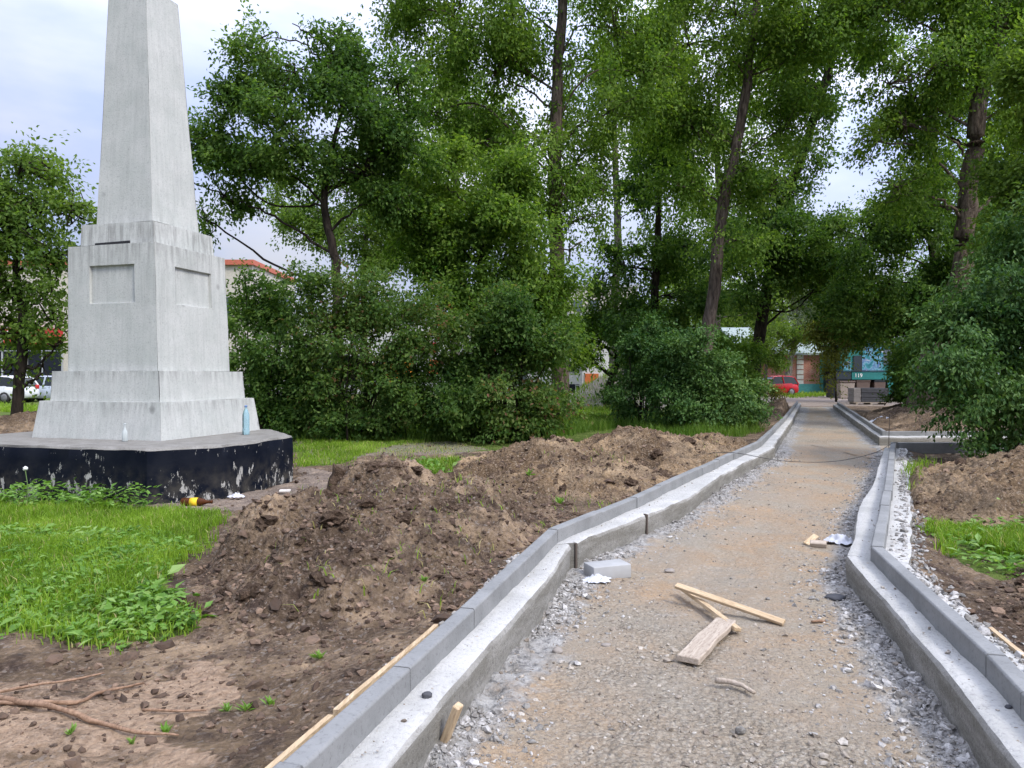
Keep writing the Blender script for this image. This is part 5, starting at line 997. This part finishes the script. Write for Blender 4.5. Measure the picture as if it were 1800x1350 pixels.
# pavilion with mural
d = 60.; x0, x1 = X(1478, d), X(1590, d); xc = (x0 + x1) / 2
h = empty('mural_pavilion', (xc, d, 0), 0, 'low building painted with a blue and teal mural behind the bin shelter', 'building'); H = Z(602, d)
bpart('wall', (0, 2.5, H / 2), (x1 - x0, 5, H), 'teal_metal', h); bpart('mural_panel', (X(1533, d) - xc, -.04, H / 2), (37 / F * d, .1, H - .15), 'mural', h); bpart('mural_panel', (X(1488, d) - xc, -.04, H * .36), (14 / F * d, .1, H * .55), 'mural', h)
bpart('door', (X(1508, d) - xc, -.03, 1.6), (.8, .1, 3.1), 'dark_metal', h); bpart('window', (X(1563, d) - xc, -.04, H * .72), (1.0, .1, 1.2), 'window_grey', h); bpart('roof', (0, 2.4, H + .08), (x1 - x0 + .4, 5.5, .16), 'grey_metal', h)
# bin shelter
d = 50.; x0, x1 = X(1467, d), X(1560, d); xc = (x0 + x1) / 2; Wd = x1 - x0
h = empty('bin_shelter', (xc, d, 0), 0, 'dark metal bin shelter with a teal board numbered 119', 'shelter'); zt = Z(653, d)
bpart('back_panel', (0, 1.3, zt / 2), (Wd, .05, zt), 'dark_metal', h); bpart('side_panel', (-Wd / 2, .62, zt / 2), (.06, 1.25, zt), 'dark_metal', h); bpart('side_panel', (Wd / 2, .62, zt / 2), (.06, 1.25, zt), 'dark_metal', h); bpart('roof', (0, .62, zt + .04), (Wd + .2, 1.5, .06), 'dark_metal', h)
bd = bpart('fascia_board', (X(1527, d) - xc, -.05, zt - .28), (X(1557, d) - X(1496, d), .05, .52), 'teal_metal', h); bpart('dark_board', (X(1481, d) - xc, -.05, zt - .28), (X(1495, d) - X(1467, d), .05, .52), 'dark_metal', h)
fc = bpy.data.curves.new('number', 'FONT'); fc.body = '119'; fc.size = .36; fc.align_x = 'CENTER'; fc.align_y = 'CENTER'; fc.extrude = .01
ft = bpy.data.objects.new('tmp', fc); COL.objects.link(ft); bpy.context.view_layer.update(); fm = bpy.data.meshes.new_from_object(ft.evaluated_get(bpy.context.evaluated_depsgraph_get())); bpy.data.objects.remove(ft)
fo = bpy.data.objects.new('lettering', fm); COL.objects.link(fo); fo.parent = bd; fo.location = (X(1508, d) - xc, -.09, zt - .28); fo.rotation_euler = (math.pi / 2, 0, 0); fm.materials.clear(); fm.materials.append(MAT['letter_white'])
def bin_(px, py, d, w_, h_, label, lid='bin_brown'):
    b = empty('waste_bin', (X(px, d), d, .02), 0, label, 'waste bin', 'waste bins in the shelter'); V, Fs = [], []
    v, f = box((0, 0, h_ * .45), (w_, .8, h_ * .9), 0, .04); k = .86 + .14 * (v[:, 2:3] / h_); v[:, :2] *= k; mk('body', v, f, MAT['bin_box'] if 'front' in label else MAT['bin_brown'], b, local=True, smooth=False)
    mk('lid', *box((0, 0, h_ * .95), (w_ * 1.04, .86, h_ * .10), 0, .03), MAT[lid], b, local=True, smooth=False)
bin_(1485, 690, 48.6, 1.0, 1.15, 'pale brown waste bin in front at the left of the shelter'); bin_(1513, 690, 50.4, .95, 1.2, 'darker waste bin in the middle of the shelter'); bin_(1542, 690, 50.4, .8, 1.2, 'waste bin at the right of the shelter, half behind the pavers', 'dark_metal')
# stack of pavers
d = 38.; xc = X(1526, d); h = empty('paver_stack', (xc, d, .02), -.12, 'square stack of dark grey pavers on the ground beside the path end', 'paver stack'); 
mk('pallet', *join(*[box((k * .7, 0, .05), (.1, 1.0, .1), 0) for k in (-1, 0, 1)], box((0, 0, .115), (1.75, 1.0, .03), 0)), MAT['grey_wood'], h, local=True, smooth=False)
rr = random.Random(4)
for lay in range(6):
    for c_ in range(2):
        w_ = .34 if c_ == 0 else 1.34; x_ = -.68 if c_ == 0 else .18
        bpart('paver_layer', (x_ + rr.uniform(-.012, .012), rr.uniform(-.015, .015), .20 + lay * .118), (w_, .95, .112), 'paver_light' if c_ == 0 else 'paver_dark', h, .008)
# ------------------------------------------------------------------ cars
def car(x, y, rz, paint, label, L=4.1, Wd=1.72, H=1.48):
    root = empty('parked_car', (x, y, .02), rz, label, 'car', 'parked cars'); hw = Wd / 2
    xs = np.array([-.50, -.485, -.44, -.30, -.05, .12, .22, .36, .45, .49, .50]) * L
    zt = np.array([.55, .80, .93, .97, .95, .94, .93, .86, .76, .62, .50]) * H / 1.48
    zb = np.array([.36, .26, .22, .20, .20, .20, .20, .20, .22, .26, .34]); wy = np.array([.82, .90, .96, 1, 1, 1, 1, .97, .92, .86, .78]) * hw
    V, Fs = [], []
    prof = [(-.88, 0), (-1, .22), (-1, .62), (-.93, .92), (-.80, 1), (0, 1.02), (.80, 1), (.93, .92), (1, .62), (1, .22), (.88, 0)]
    for a, t_, b_, w_ in zip(xs, zt, zb, wy):
        for u, v_ in prof: V.append((a, u * w_, b_ + (t_ - b_) * v_))
    m = len(prof); Fs = [[i * m + k, i * m + (k + 1) % m, (i + 1) * m + (k + 1) % m, (i + 1) * m + k] for i in range(len(xs) - 1) for k in range(m)] + [list(range(m))[::-1], [(len(xs) - 1) * m + k for k in range(m)]]
    # roof with pillars
    rx = np.array([-.40, -.34, -.20, 0, .06]) * L; rz_ = np.array([1.36, 1.44, 1.48, 1.45, 1.40]) * H / 1.48; k0 = len(V)
    for a, z in zip(rx, rz_):
        for u, dz in ((-.80, -.05), (-.76, 0), (0, .02), (.76, 0), (.80, -.05)): V.append((a, u * hw, z + dz))
    Fs += [[k0 + i * 5 + k, k0 + i * 5 + k + 1, k0 + (i + 1) * 5 + k + 1, k0 + (i + 1) * 5 + k] for i in range(4) for k in range(4)]
    parts = [(np.array(V), Fs)]
    for s in (-1, 1):
        for a, b in (((-.475 * L, .88), (-.40 * L, 1.36)), ((-.14 * L, .93), (-.12 * L, 1.45)), ((.235 * L, .92), (.06 * L, 1.39))):
            parts.append(tube([(a[0], s * hw * .93, a[1] * H / 1.48), (b[0], s * hw * .80, b[1] * H / 1.48)], .045, 6))
    body = mk('body', *join(*parts), paint, root, local=True); body.data.set_sharp_from_angle(angle=math.radians(45))
    gx = np.array([-.465, -.395, -.2, .05, .225]) * L; gzt = np.array([.96, 1.35, 1.45, 1.40, .95]) * H / 1.48; V, Fs = [], []
    for a, z in zip(gx, gzt):
        f_ = (z - .9) / .55; V += [(a, -hw * .93, .88), (a, -hw * (.93 - .14 * f_), z - .01), (a, hw * (.93 - .14 * f_), z - .01), (a, hw * .93, .88)]
    Fs = [[i * 4 + k, i * 4 + k + 1, i * 4 + k + 5, i * 4 + k + 4] for i in range(4) for k in range(3)] + [[0, 1, 2, 3], [16, 17, 18, 19]]
    mk('glass', V, Fs, MAT['car_glass'], root, local=True, smooth=False)
    for sx in (-.305, .315):
        for s in (-1, 1):
            v, f = lathe([(.20, -.10), (.29, -.10), (.31, -.07), (.31, .07), (.29, .10), (.20, .10)], 24); v = v[:, [0, 2, 1]]; wl = mk('wheel', v + np.array([sx * L, s * (hw - .10), .30]), f, MAT['tyre'], root, local=True)
            v, f = lathe([(.06, -.108), (.19, -.106), (.20, -.09), (.20, .09), (.19, .106), (.06, .108)], 20); v = v[:, [0, 2, 1]]; mk('rim', v + np.array([sx * L, s * (hw - .10), .30]), f, MAT['rim'], wl, local=True)
    for s in (-1, 1):
        mk('headlight', *box((.465 * L, s * hw * .68, .66), (.16, .32, .14), 0, .04), MAT['lamp_clear'], root, local=True)
        mk('tail_light', *box((-.478 * L, s * hw * .76, .86), (.10, .22, .24), 0, .03), MAT['tail_red'], root, local=True)
    return root
d = 55.; car(X(1356, d), d, math.radians(197), MAT['car_red'], 'red hatchback parked in front of the brick shed', 3.75, 1.66, 1.5)
d = 41.; car(X(22, d) - .9, d, math.radians(172), MAT['car_white'], 'white hatchback parked behind the slender tree', 4.1)
d = 43.; car(X(100, d) + .2, d, math.radians(12), MAT['car_silver'], 'blue silver car parked half behind the obelisk', 4.3)
bpy.context.view_layer.update()
